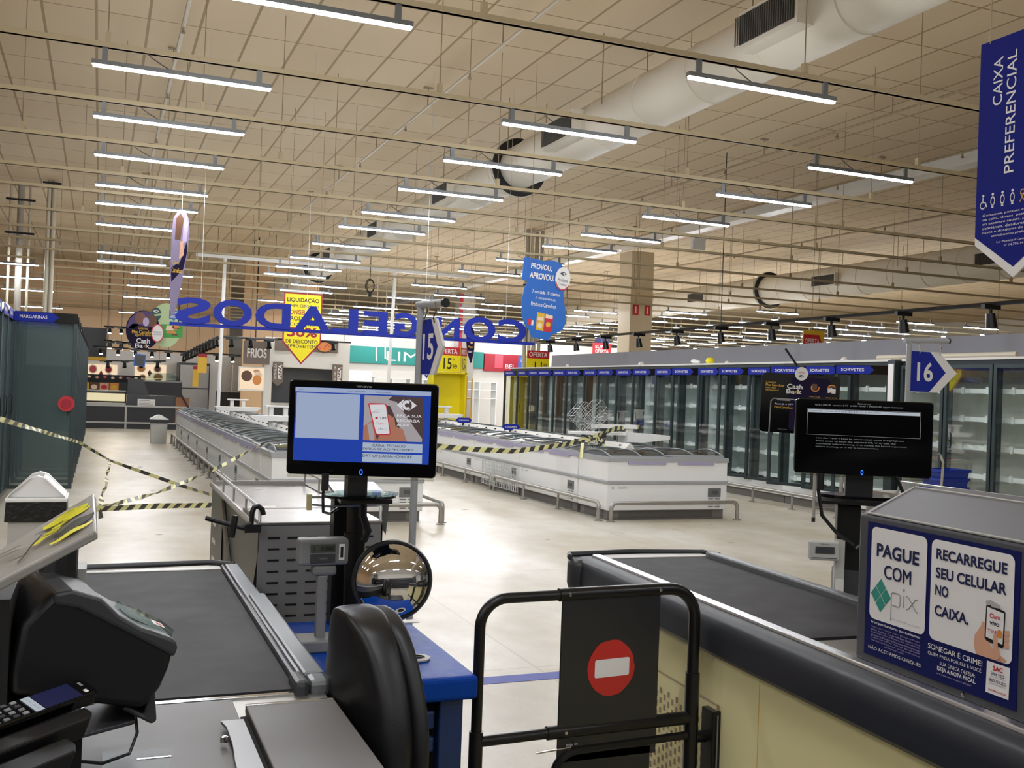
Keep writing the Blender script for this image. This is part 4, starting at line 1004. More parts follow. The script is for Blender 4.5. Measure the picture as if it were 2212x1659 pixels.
# bakery and butcher area
t = thing('service_counter', 'long dark service counter with lit glass case and chrome rails at the aisle end', 'counter', (1.2, 35, 0))
m = MB('display_black'); m.box(-1.2, 2.75, 34.5, 35.5, 0, .72); m.build('base', t)
m = MB('stainless')
for z in (.17, .7): m.box(-1.2, 2.75, 34.44, 34.5, z, z + .05)
m.box(.78, .84, 34.45, 34.5, 0, .75); m.build('rail', t)
m = MB('stainless'); m.box(-1.2, .8, 34.55, 35.4, .75, .8); m.box(-1.2, .8, 34.9, 35.4, 1.15, 1.2); m.use('warm_glow'); m.box(-1.2, .78, 35.3, 35.35, .85, 1.1); m.build('lit_case', t)
m = MB('glass_clear'); m.face([(-1.2, 34.55, .8), (.8, 34.55, .8), (.8, 34.85, 1.2), (-1.2, 34.85, 1.2)]); m.build('case_glass', t)
m = MB('charcoal'); m.box(.82, 2.3, 34.6, 35.4, .72, 1.08); m.prism([(.85, 1.08), (1.5, 1.08), (1.3, 1.6), (.85, 1.62)], (0, 34.9, 0), UX, UZ, .4); m.build('closed_case', t)
m = MB('print_white'); m.box(1.15, 1.68, 34.55, 34.58, .72, .96); m.use('print_grey')
for k in range(4): m.box(1.2, 1.62 - .1 * (k % 2), 34.545, 34.55, .77 + k * .045, .785 + k * .045)
m.build('paper_notice', t)
m = MB('wood'); m.box(2.3, 2.72, 34.46, 34.52, .2, 1.05); m.use('black_plastic'); m.tube([(2.45, 34.4, 1.15), (2.78, 34.4, .6)], .03, 6); m.build('wood_end', t)
t = thing('wall_shelving', 'dark wall shelving with food pictures behind the service counter', 'shelving', (1, 45, 0))
m = MB('display_black'); m.box(-3, 3.0, 45.2, 45.9, 0, 1.5); m.use('black_gloss'); m.box(-3, 1.6, 45.1, 45.2, 1.45, 1.72); m.build('carcass', t)
m = MB('warm_glow'); m.box(-3, 2.9, 45.15, 45.19, 1.62, 1.64); m.build('light_strip', t)
for k, mm in enumerate(('print_gold', 'print_brown', 'print_skin', 'print_orange')):
    m = MB(mm); m.box(-.75 + k * .38, -.4 + k * .38, 45.14, 45.19, 1.02, 1.38); m.use(('print_orange', 'print_cream', 'print_red', 'print_gold')[k]); m.flat(m.ell(.12, .1, 14), (-.58 + k * .38, 45.14, 1.2), UX, UZ, .002); m.build('food_picture', t)
for k in range(9):
    m = MB(('print_pink', 'print_cream', 'print_skin')[k % 3]); m.flat(m.ell(.07, .05, 10), (-.7 + k * .3, 45.09, 1.6 + .02 * (k % 2)), UX, UZ); m.build('header_picture', t)
for z in (.65, .95, 1.25):
    m = MB('stainless'); m.box(1.4, 3.0, 45.12, 45.2, z, z + .03); m.build('shelf_edge', t)
m = MB('glass_clear'); m.prism([(-.6, 0), (.7, 0), (.5, .3), (-.4, .3)], (2.2, 41, 1.55), UX, UZ, .8); m.use('aluminium'); m.box(1.55, 2.95, 40.95, 41.8, 1.5, 1.55); m.use('display_black'); m.box(1.55, 2.95, 41, 41.8, 0, 1.5); tag(m.build('display_case'), 'island display case with sloping glass top before the cheese poster', 'display case')
for (a, b, kind) in (((-0.512, 45.9, 2.141), (0.671, 45.9, 1.334), 0), ((1.37, 45.9, 2.225), (2.627, 45.9, 1.486), 1)):
    a, b = V(a), V(b); w, h = b.x - a.x, a.z - b.z; o = V((a.x, 45.9, b.z)); m = MB('poster_glow'); m.prism([(0, 0), (w, 0), (w, h), (0, h)], o, UX, UZ, .03)
    cols = (('print_pink', 'print_cream', 'print_crimson'), ('print_orange', 'print_cream', 'print_brown'))[kind]
    for (x, z, r, q) in ((.2, .75, .22, 0), (.72, .75, .2, 2), (.25, .22, .2, 2), (.75, .28, .24, 0)):
        m.use(cols[1]); m.flat(m.ell(r * w * .62, r * h), o + V((x * w, 0, z * h)), UX, UZ, .002 + x * .002); m.use(cols[q]); m.flat(m.ell(r * w * .45, r * h * .74), o + V((x * w, 0, z * h)), UX, UZ, .006 + x * .002)
    m.use(cols[2]); m.flat([(.46 * w, .3 * h), (.54 * w, .5 * h), (.47 * w, .7 * h), (.4 * w, .5 * h)], o, UX, UZ, .009)
    tag(m.build('food_poster'), ('red meat', 'round cheese')[kind] + ' picture poster on the bakery wall', 'poster')
m = MB('charcoal'); m.box(3.05, 4.3, 44.5, 45.9, 0, 2.35); m.use('stainless'); m.box(3.1, 4.25, 44.45, 44.5, .05, 1.25); m.box(3.1, 4.25, 44.45, 44.5, 1.3, 2.25); tag(m.build('cold_room_door'), 'tall dark steel cold-room front right of the cheese poster', 'cold room')
t = thing('kitchen_wall', 'stainless kitchen wall with dark worktops behind the gantry post', 'kitchen unit', (5, 42, 0))
m = MB('stainless'); m.box(4.45, 6.4, 42.0, 42.1, .0, 2.6); m.build('wall_sheet', t)
m = MB('display_black'); m.box(4.3, 6.5, 41.0, 41.9, 0, 1.2); m.use('stainless'); m.box(4.3, 6.5, 40.95, 41.9, 1.2, 1.25); m.build('worktop', t)
m = MB('off_white'); m.box(4.42, 4.5, 41.9, 42.0, 0, 2.65); m.box(4.9, 4.94, 41.95, 42.0, 1.2, 2.3); m.box(5.6, 5.64, 41.95, 42.0, 1.2, 2.3); m.build('frame', t)
for i, (a, b, yy) in enumerate([((2.812, 33, 2.454), (3.084, 33, 1.859), 33), ((2.757, 33, 2.076), (2.934, 33, 1.419), 34)]):
    a, b = V(a), V(b); m = MB('print_gold'); m.box(a.x, b.x, yy, yy + .02, b.z, a.z); m.use('print_crimson'); m.box(a.x, b.x, yy - .003, yy, a.z - .1, a.z); m.use('rod_brown'); m.tube([(a.x + .1, yy + .01, a.z), (a.x + .1, yy + .01, 6.2)], .005, 4)
    tag(m.build('hanging_flag'), ('upper', 'lower')[i] + ' yellow offer flag hung by the bakery spotlights', 'flag')
# dark fascia and track spots
m = MB('display_black'); a, b = V((-1.082, 40, 3.401)), V((0.185, 40, 2.339)); m.box(a.x - 1, b.x, 40, 41, b.z, a.z); m.use('print_gold'); m.box(a.x - 1, b.x, 39.98, 40.9, b.z - .12, b.z); m.use('rod_brown'); m.tube([(b.x - .2, 40.5, a.z), (b.x - .2, 40.5, 6.198)], .01, 5); m.tube([(a.x - .5, 40.5, a.z), (a.x - .5, 40.5, 6.198)], .01, 5)
tag(m.build('black_fascia'), 'black canopy box with yellow lower edge behind the left fridges', 'canopy')
def track(lab, p0, p1, n, mt='black_paint', size=1., drop=.12, glow=True, aim=(0, -.5, -1), ceil=True):
    p0, p1 = V(p0), V(p1); d = (p1 - p0).normalized()
    t = thing('spot_track', lab, 'track light', p0)
    m = MB(mt); m.tube([p0, p1], .022 * size, 6); m.build('track', t)
    if ceil:
        for k in (0.1, .5, .9): m = MB(mt); q = p0.lerp(p1, k); m.tube([q, V((q.x, q.y, 6.2))], .008, 4); m.build('hanger', t)
    for k in range(n):
        q = p0.lerp(p1, (k + .5) / n); ax = V(aim).normalized()
        m = MB(mt); m.tube([q, q + V((0, 0, -drop))], .018 * size, 6); c = q + V((0, 0, -drop))
        m.obox(q + V((0, 0, -.03 * size)), (.22 * size, .05 * size, .05 * size))
        m.lathe([(0, -.03 * size), (.045 * size, -.03 * size), (.06 * size, .12 * size), (.05 * size, .12 * size), (.04 * size, .09 * size)], c, ax, 12)
        h = m.build('spot_head', t, smooth=50)
        if glow:
            m = MB('spot_glow'); m.lathe([(0, 0), (.046 * size, 0)], c + ax * .105 * size, ax, 12); m.build('bulb', h)
    return t
track('black track of spotlights over the bakery counter, far line', (-0.269, 38, 2.667), (4.727, 38, 2.585), 9, size=1.3)
track('short black spot track just above the food posters', (-0.032, 43, 2.255), (2.429, 43, 2.349), 4, size=1.3, glow=False)
track('black track crowded with dark spot heads, slanting up behind the gantry', (2.717, 38, 2.522), (3.095, 30, 2.893), 12, size=1.2, glow=False)
track('black spot track over the kiosk front', (3.171, 30, 2.898), (5.082, 32, 2.975), 3, size=1.4, glow=False)
track('long black spot track on the kiosk fascia', (4.923, 31, 2.947), (7.389, 32, 3.01), 2, size=1.2, glow=False)
track('row of black slats with bright spots beside the black canopy', (0.078, 39, 3.423), (1.209, 38, 3.394), 3, size=1.2)
track('second row of black slats with bright spots beside the black canopy', (0.097, 39, 2.928), (1.229, 38, 2.841), 3, size=1.5)
m = MB('print_blue'); c = V((1.214, 36, 2.224)); m.obox(c, (.36, .05, .4), Matrix.Rotation(.08, 3, 'Y')); m.use('charcoal'); m.obox(c + V((0, -.03, 0)), (.3, .02, .33), Matrix.Rotation(.08, 3, 'Y')); m.use('rod_brown'); m.tube([c, V((c.x, c.y, 6.2))], .008, 4); tag(m.build('hanging_screen'), 'small dark blue tilted screen hung above the aisle end', 'screen')
# black spot track above the grey wall on the right
track('long black spot track above the grey board wall on the right', (10.6, 24.4, 2.98), (10.6, 7.5, 2.98), 11, size=1.25, drop=.16, glow=False, aim=(.15, 0, -1))
# small signs poking over the grey wall
m = MB('print_gold'); o = V((12.123, 15.5, 2.699)); m.box(o.x, o.x + .48, 15.5, 15.53, 2.5, 2.98); m.use('print_red'); m.flat([(0, 0), (.36, 0), (.44, .2), (.36, .38), (0, .38)], (o.x, 15.5, 2.52), UX, UZ, .002); m.use('print_white'); m.text('OFERTA', (o.x + .2, 15.5, 2.78), UX, UZ, w=.33, h=.09, e=.004); m.use('rod_brown'); m.tube([(o.x + .2, 15.52, 2.98), (o.x + .2, 15.52, 6.2)], .005, 4)
tag(m.build('offer_sign'), 'small red and yellow offer sign just above the grey board wall', 'sign')
o = V((14.048, 13, 2.907)); m = MB('print_blue'); m.box(o.x, o.x + .42, 13, 13.03, 2.55, 2.9); m.use('rod_brown'); m.tube([(o.x + .2, 13.02, 2.9), (o.x + .2, 13.02, 6.2)], .005, 4); tag(m.build('hanging_flag'), 'blue board just above the grey wall at the right picture edge', 'sign')
o = V((16.508, 33, 3.1)); m = MB('print_red'); m.box(o.x, o.x + .75, 33, 33.03, o.z, o.z + .42); m.use('print_navy'); m.flat(m.ell(.3, .3, 20, .37, .42), (o.x, 33, o.z), UX, UZ, -.02); m.use('print_white'); m.text('SUPER', (o.x + .37, 33, o.z + .28), UX, UZ, w=.55, h=.12, bold=.02); m.text('OFERTA', (o.x + .37, 33, o.z + .12), UX, UZ, w=.55, h=.12, bold=.02); m.use('rod_brown'); m.tube([(o.x + .37, 33.02, o.z + .42), (o.x + .37, 33.02, 6.2)], .005, 4)
tag(m.build('offer_sign'), 'far red offer sign with dark round top beyond the grey wall', 'sign')

# ================================================================== WASTE BINS
def bin_(x, y, w, h, lab, bag=True):
    t = thing('waste_bin', lab, 'bin', (x, y, 0)); a = w / 2
    m = MB('trash_grey'); p = lambda s, z: [(x - s, y - s, z), (x + s, y - s, z), (x + s, y + s, z), (x - s, y + s, z)]
    lo, hi = p(a * .86, 0), p(a * .95, h * .84); m.faces(lo + hi, [(0, 1, 5, 4), (1, 2, 6, 5), (2, 3, 7, 6), (3, 0, 4, 7), (3, 2, 1, 0)]); m.build('body', t)
    m = MB('bag_black'); lo, hi = p(a * 1.05, h * .72), p(a * 1.02, h * .85); m.faces(lo + hi, [(0, 1, 5, 4), (1, 2, 6, 5), (2, 3, 7, 6), (3, 0, 4, 7)]); m.build('bag_liner', t)
    m = MB('white_plastic'); m.box(x - a * 1.05, x + a * 1.05, y - a * 1.05, y + a * 1.05, h * .84, h * .865)
    for s in (-1, 1):
        m.prism([(-a * 1.0, 0), (a * 1.0, 0), (a * .28, h * .12), (0, h * .135), (-a * .28, h * .12)], (x, y + s * a * .93 + .02, h * .865), UX, UZ, .04)
    m.face([(x - a * .98, y - a * .93, h * .87), (x - a * .2, y - a * .9, h * .99), (x - a * .2, y + a * .9, h * .99), (x - a * .98, y + a * .93, h * .87)]); m.face([(x + a * .98, y - a * .93, h * .87), (x + a * .2, y - a * .9, h * .99), (x + a * .2, y + a * .9, h * .99), (x + a * .98, y + a * .93, h * .87)]); m.build('lid', t, bevel=.006)
    return t
bin_(-.33, 7.0, .33, 1.0, 'white pyramid-lidded waste bin with black liner near the left picture edge')
bin_(1.42, 27.0, .42, .72, 'small distant white-lidded waste bin at the far end of the left aisle')

# ================================================================== LEFT CHECKOUT (lane fifteen)
BZ = .92
t = thing('checkout_counter', 'left checkout counter with grey conveyor belt and steel scanner end', 'checkout counter', (.2, 2.8, 0))
m = MB('rubber_belt'); m.box(-.12, .445, 2.36, 3.93, BZ - .05, BZ - .004); m.build('conveyor_belt', t)
m = MB('stainless'); m.prism([(-.14, 0), (.46, 0), (.44, .07), (-.12, .07)], (0, 3.925, BZ), UX, UY, .02); m.use('charcoal'); m.tube([(-.16, 3.9, BZ + .004), (-.13, 3.99, BZ + .006), (.42, 4.03, BZ + .006), (.5, 3.97, BZ + .004)], .012, 6); m.build('belt_end_plate', t, bevel=.004)
m = MB('aluminium'); m.box(.462, .515, 2.4, 3.96, BZ - .06, BZ + .012); m.box(.47, .522, 2.4, 3.35, BZ + .0, BZ + .02); m.use('charcoal'); m.box(.446, .463, 2.4, 3.95, BZ - .06, BZ + .012); m.build('side_rail', t, bevel=.008)
m = MB('charcoal'); m.box(.438, .472, 2.32, 2.42, BZ - .02, BZ + .022); m.use('aluminium'); m.box(.474, .522, 2.33, 2.4, BZ - .02, BZ + .02); m.build('rail_end_block', t, bevel=.012)
m = MB('stainless'); m.box(-.14, .51, 1.0, 2.345, BZ - .045, BZ - .012); m.use('chrome'); m.box(-.12, .46, 2.335, 2.35, BZ - .014, BZ - .006)
m.use('steel_plate'); m.box(-.14, .3, 1.0, 2.33, BZ - .012, BZ - .008); m.build('steel_top', t, bevel=.003)
m = MB('steel_plate'); m.box(.316, .508, 1.0, 2.232, BZ - .012, BZ + .006); m.use('chrome'); m.box(.316, .508, 2.228, 2.234, BZ - .01, BZ + .009); m.build('raised_plate', t, bevel=.003)
m = MB('hole_dark'); m.box(.302, .314, 1.0, 2.2, BZ - .0125, BZ - .0075); m.build('gap', t)
m = MB('rim_grey'); m.prism([(.255, 2.14), (.262, 2.1), (.262, 2.0), (.255, 1.9), (.25, 1.7), (.3, 1.7), (.3, 2.14)][::-1], (0, 0, BZ + .001), UX, UY, -.006); m.use('chrome'); m.lathe([(0, .012), (.007, .01), (.008, 0)], (.25, 2.035, BZ), UZ, 12); m.build('curved_guide', t)
m = MB('lcd'); m.box(.03, .15, 1.85, 2.052, BZ - .016, BZ - .0055); m.use('chrome'); m.box(.09, .15, 1.995, 2.0, BZ - .006, BZ - .0045); m.build('scanner_glass', t)
m = MB('charcoal'); m.box(-.14, .47, 1.0, 3.95, .08, BZ - .06); m.use('hole_dark'); m.box(-.1, .44, 1.05, 3.9, 0, .08); m.build('cabinet', t)

# receipt printer pod with pinpad at the left picture edge
t = thing('printer_pod', 'big black receipt printer pod at the near left counter edge', 'printer', (-.02, 2.0, BZ))
u = V((.98, .2, 0)); n = u.cross(UZ)
pts = [(-.125, 1.075), (.1, 1.02), (.128, 1.055), (.142, 1.09), (.152, 1.135), (.09, 1.163), (.05, 1.19), (.02, 1.222), (-.03, 1.243), (-.065, 1.243), (-.11, 1.195), (-.125, 1.11)]
m = MB('black_plastic'); m.prism(pts, V((0, 1.93, 0)), u, UZ, .26); m.build('body', t, bevel=.014, seg=3, smooth=40)
m = MB('charcoal'); m.prism([(-.06, 1.244), (-.03, 1.248), (.02, 1.229), (.05, 1.197), (.09, 1.17), (.15, 1.143), (.156, 1.128), (.15, 1.11), (.09, 1.148), (.03, 1.185), (-.02, 1.215), (-.06, 1.225)][::-1], V((0, 1.925, 0)), u, UZ, .27); m.build('cover', t, bevel=.006)
m = MB('glass_clear'); b0 = V((.058, 2.0, 1.168)); m.prism([(0, 0), (.085, -.04), (.092, -.022), (.01, .022)], b0, u, UZ, .1); m.use('scale_grey'); m.prism([(.005, 0), (.08, -.037), (.082, -.03), (.01, .008)], b0 + V((0, .01, 0)), u, UZ, .08); m.build('clear_lid', t)
m = MB('print_white'); e1 = V((.9, .1, -.42)).normalized(); e2 = V((-.2, .95, .1)); m.flat([(0, 0), (.022, 0), (.022, .028), (0, .028)], (.108, 1.96, 1.172), e1, e2); m.use('print_red'); m.flat([(.008, .006), (.019, .006), (.019, .02), (.008, .02)], (.108, 1.96, 1.172), e1, e2, .0015); m.build('sticker', t)
m = MB('charcoal'); m.prism([(.06, 1.02), (.115, .985), (.124, .99), (.118, 1.05), (.105, 1.03), (.1, 1.005), (.07, 1.025)], V((0, 1.95, 0)), u, UZ, .2); m.build('lower_flap', t, bevel=.004)
m = MB('black_matte'); m.box(-.13, -.03, 2.05, 2.2, BZ - .012, 1.12); m.build('foot', t)
m = MB('black_matte'); m.box(-.21, -.125, 1.9, 2.12, .5, 1.24); m.tube([(-.06, 2.12, 1.2), (-.06, 2.14, 1.27), (-.06, 2.15, 1.31)], .035, 10); m.use('scale_light'); m.box(-.085, -.01, 2.14, 2.22, 1.2, 1.245); m.build('mount_arm', t)
# tilted plastic-wrapped panel above it
t = thing('wrapped_panel', 'tilted plastic-wrapped panel streaked with yellow tape at the left picture edge', 'panel', (-.1, 1.9, 1.3))
A, B, C_, D = V((-0.001, 2.1, 1.399)), V((0.004, 1.95, 1.346)), V((-0.156, 1.75, 1.286)), V((-0.169, 1.95, 1.303))
ex = (A - D).normalized(); m = MB('tape_film'); nn = (A - D).cross(B - A).normalized()
if nn.z < 0: nn = -nn
th = nn * -.018
m.faces([D, C_, B, A, D + th, C_ + th, B + th, A + th], [(0, 1, 2, 3), (7, 6, 5, 4), (0, 4, 5, 1), (1, 5, 6, 2), (2, 6, 7, 3), (3, 7, 4, 0)]); m.build('panel', t, bevel=.004)
def bil(s, v): return (D.lerp(A, s)).lerp(C_.lerp(B, s), v) + nn * .0015
m = MB('tape_yellow')
def strip(s0, v0, s1, v1, w, mt, wob=.02):
    m.use(mt); k = 10
    for i in range(k):
        a, b = i / k, (i + 1) / k
        f = lambda q: (s0 + (s1 - s0) * q, v0 + (v1 - v0) * q + wob * math.sin(q * 9), w * (.35 + .65 * math.sin(PI * min(1, max(.05, q)))))
        (sa, va, wa), (sb, vb, wb) = f(a), f(b)
        m.face([bil(sa, va - wa), bil(sa, va + wa), bil(sb, vb + wb), bil(sb, vb - wb)])
strip(.5, .2, .93, .22, .1, 'tape_yellow'); strip(.58, .36, .95, .3, .05, 'tape_yellow'); strip(.6, .62, .99, .55, .1, 'tape_dark'); strip(.56, .75, .97, .72, .05, 'tape_yellow'); strip(.4, .5, .66, .42, .06, 'tape_yellow')
strip(.28, .78, .5, .3, .035, 'tape_dark'); m.build('tape_streaks', t)
m = MB('plastic_clear'); rr = random.Random(9)
for k in range(8):
    s, v = rr.uniform(.1, .8), rr.uniform(.05, .8); m.face([bil(s, v) + nn * .004, bil(s + .03, v + .12) + nn * .014, bil(s + .2, v + .1) + nn * .006, bil(s + .15, v - .03) + nn * .003])
m.build('plastic_wrap', t)
# payment terminal
t = thing('payment_terminal', 'black card payment terminal with lit screen at the lower left', 'card terminal', (-.05, 1.85, 1.05))
p0, px, py_ = V((-.091, 1.758, 1.08)), V((.109, .12, 0)), V((-.032, .029, .017))
ux_, uy_ = px.normalized(), (py_ - px * (py_.dot(px) / px.length_squared)).normalized(); Lx, Ly = .222, .048; o = p0 - ux_ * .06
m = MB('black_gloss'); m.prism([(0, 0), (Lx, 0), (Lx + .006, .01), (Lx + .006, Ly - .01), (Lx, Ly), (0, Ly)], o, ux_, uy_, .026); m.build('body', t, bevel=.005, seg=3)
def on(pts, mt, e=.001): m.use(mt); m.flat(pts, o, ux_, uy_, e)
R4 = lambda a, b, c, d: [(a, c), (b, c), (b, d), (a, d)]
m = MB('scr_pale'); on(R4(.09, .108, .004, .043), 'scr_bar'); on(R4(.11, .19, .004, .043), 'print_navy', .0008)
m.use('print_grey')
for k in range(4): m.text('abcd', o + ux_ * .099 + uy_ * (.01 + k * .009), -uy_, ux_, w=.006, h=.003, e=.0016)
m.build('screen', t)
m = MB('scale_light')
for r in range(4):
    for c in range(4): m.use(('print_grey', 'scale_grey', 'charcoal')[(r + c) % 3]); m.prism(R4(.012 + r * .019, .022 + r * .019, .006 + c * .01, .012 + c * .01), o + V((0, 0, .002)), ux_, uy_, .002)
m.build('keypad', t)
m = MB('print_white'); on(R4(.2, .208, .008, .016), 'print_white'); on(R4(.206, .212, .026, .036), 'print_grey'); m.build('wireless_mark', t)
t = thing('terminal_holder', 'black bracket and plate holding the card terminal over the steel counter', 'bracket', (-.03, 1.85, BZ))
w0 = V((.0, 0, 0))
m = MB('black_plastic'); m.prism([(-.02, -.035), (.17, -.035), (.185, -.025), (.185, -.005), (-.02, -.005)], o - V((0, 0, .012)), ux_, uy_, .04); m.prism([(-.06, -.075), (.1, -.075), (.115, -.06), (.115, -.037), (-.06, -.037)], o - V((0, 0, .025)), ux_, uy_, .05); m.build('cradle', t, bevel=.004)
m = MB('charcoal'); m.prism([(-.09, 1.87), (.082, 1.975), (.088, 2.0), (.05, 2.12), (.02, 2.1), (-.1, 2.0)], (0, 0, .995), UX, UY, .008); m.build('plate', t, bevel=.002)
m = MB('black_matte'); m.box(-.055, -.005, 1.95, 2.04, BZ - .01, .99); m.use('scale_grey'); m.box(-.12, -.075, 1.86, 1.93, BZ - .011, .985); m.build('post', t)
m = MB('black_plastic'); m.tube([(.084, 1.992, .998), (.088, 1.98, .97), (.075, 1.96, .94), (.03, 1.965, .925), (-.01, 1.975, .93)], .003, 6); m.build('cable', t)

# cashier chair
t = thing('cashier_chair', 'black vinyl cashier chair between the left belt and blue desk', 'chair', (.66, 2.24, 0))
def backrest(mt, x_off, th, grow, nm, sm=50):
    ph = math.radians(-7); d = V((math.sin(ph), math.cos(ph), 0)); nr = V((math.cos(ph), -math.sin(ph), 0)); c0 = V((.572 + x_off, 2.25, 0))
    prof = [(.62, .165), (.69, .205), (.78, .215), (.87, .207), (.95, .183), (1.02, .15), (1.07, .118), (1.1, .082), (1.116, .04)]
    N = 18; rings = []
    for z, hw in prof:
        hw += grow; zz = z + (grow * 1.1 if z > .9 else 0); ring = []
        for k in range(N):
            a = 2 * PI * k / N; s_, c_ = math.sin(a), math.cos(a)
            y = hw * math.copysign(abs(c_) ** .5, c_); x = th / 2 * math.copysign(abs(s_) ** .5, s_)
            x += .028 * (1 - (y / .2) ** 2) * -0.6 + .03 * math.sin((z - .62) * 5)
            ring.append(c0 + d * y + nr * x + V((0, 0, zz)))
        rings.append(ring)
    top = sum((p for p in rings[-1]), V()) / N + V((0, 0, .008)); m = MB(mt)
    vs = [p for r in rings for p in r] + [top, sum((p for p in rings[0]), V()) / N]; fs = []
    for i in range(len(rings) - 1):
        for k in range(N): fs.append((i * N + k, i * N + (k + 1) % N, (i + 1) * N + (k + 1) % N, (i + 1) * N + k))
    q = (len(rings) - 1) * N
    for k in range(N): fs.append((q + k, q + (k + 1) % N, len(vs) - 2)); fs.append(((k + 1) % N, k, len(vs) - 1))
    m.faces(vs, fs); o_ = m.build(nm, t, smooth=80)
    sb = o_.modifiers.new('soften', 'SUBSURF'); sb.levels = 2; sb.render_levels = 2
    return o_
backrest('seat_vinyl', -.012, .1, .004, 'back_cushion')
backrest('seat_shell', .042, .05, .0, 'back_shell')
m = MB('seat_vinyl'); m.prism([(.0, 0), (.34, -.02), (.42, .05), (.42, .33), (.34, .4), (.0, .38)], (.67, 2.06, .58), UX, UY, .08); m.build('seat', t, bevel=.03, seg=3)
m = MB('black_paint'); m.tube([(.86, 2.25, .06), (.86, 2.25, .5)], .03, 12); m.tube([(.86, 2.25, .48), (.655, 2.25, .49), (.64, 2.25, .66)], .022, 8)
for k in range(5): a = 2 * PI * k / 5 + .3; m.tube([(.86, 2.25, .09), (.86 + .26 * math.cos(a), 2.25 + .26 * math.sin(a), .06)], .02, 8)
m.build('base', t)
for k in range(5): a = 2 * PI * k / 5 + .3; m = MB('black_plastic'); m.lathe([(0, -.02), (.03, -.02), (.03, .02), (0, .02)], (.86 + .26 * math.cos(a), 2.25 + .26 * math.sin(a), .03), (math.sin(a), -math.cos(a), 0), 12); m.build('caster', t)

# blue desk
t = thing('blue_desk', 'blue metal bagging desk with navy legs beside the chair', 'desk', (.8, 3.17, 0))
m = MB('desk_blue'); m.box(.53, 1.066, 2.795, 3.6, .712, .783); m.build('desk_top', t, bevel=.014, seg=3)
for x in (.55, .955):
    for y in (2.82, 3.5):
        m = MB('desk_navy'); m.box(x, x + .073, y, y + .08, 0, .712); m.build('leg', t, bevel=.004)
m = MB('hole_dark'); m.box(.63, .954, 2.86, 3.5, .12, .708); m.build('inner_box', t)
for z0, z1 in ((.626, .679), (.558, .602)):
    m = MB('desk_navy'); m.box(.63, .945, 2.83, 2.86, z0, z1); m.build('drawer_front', t, bevel=.006)
m = MB('desk_navy'); m.box(.63, .93, 2.84, 2.858, .16, .542); m.use('hole_dark')
for i in range(8):
    for j in range(7): m.obox((.67 + .036 * i, 2.8395, .507 - j * .045 - (i % 2) * .022), (.012, .002, .022))
m.build('perforated_front', t)
m = MB('scale_light'); m.lathe([(.026, 0), (.042, 0), (.042, .005), (.026, .006)], (0.939, 3.013, 0.785), UZ, 24); m.use('hole_dark'); m.lathe([(0, 0), (.026, 0)], V((0.939, 3.013, 0.785)), UZ, 24); m.build('cable_grommet', t, smooth=60)
m = MB('print_white'); c = V((1.061, 3.502, 0.784)); m.box(c.x - .03, c.x + .03, c.y - .02, c.y + .02, .783, .787); m.build('label', t)

# weight display on its stand (left)
t = thing('scale_display', 'grey customer weight display on a post standing on the blue desk', 'scale display', (.672, 3.215, .783))
m = MB('scale_grey'); m.box(.596, .755, 3.186, 3.244, 1.05, 1.135); m.box(.643, .721, 3.195, 3.235, 1.016, 1.05); m.build('head', t, bevel=.01)
m = MB('lcd'); m.box(.633, .711, 3.182, 3.186, 1.094, 1.118); m.use('print_black'); m.text('1   0.060', (.674, 3.182, 1.106), UX, UZ, w=.064, h=.0136, bold=.01); m.use('charcoal'); m.box(.633, .711, 3.182, 3.186, 1.061, 1.088); m.use('print_grey'); m.text('TOLEDO', (.672, 3.182, 1.0745), UX, UZ, w=.03, h=.006); m.use('print_white'); m.box(.723, .74, 3.182, 3.186, 1.068, 1.118); m.use('print_black'); m.box(.727, .736, 3.1815, 3.182, 1.076, 1.11); m.build('screen', t)
m = MB('scale_grey'); m.box(.662, .692, 3.2, 3.23, .82, 1.017); m.build('post', t, bevel=.004)
m = MB('scale_grey'); m.box(.604, .77, 3.156, 3.274, .783, .821); m.use('glass_clear'); m.lathe([(0, .012), (.068, .012), (.073, 0)], (.605, 3.29, .785), UZ, 20); m.build('foot', t, bevel=.006)

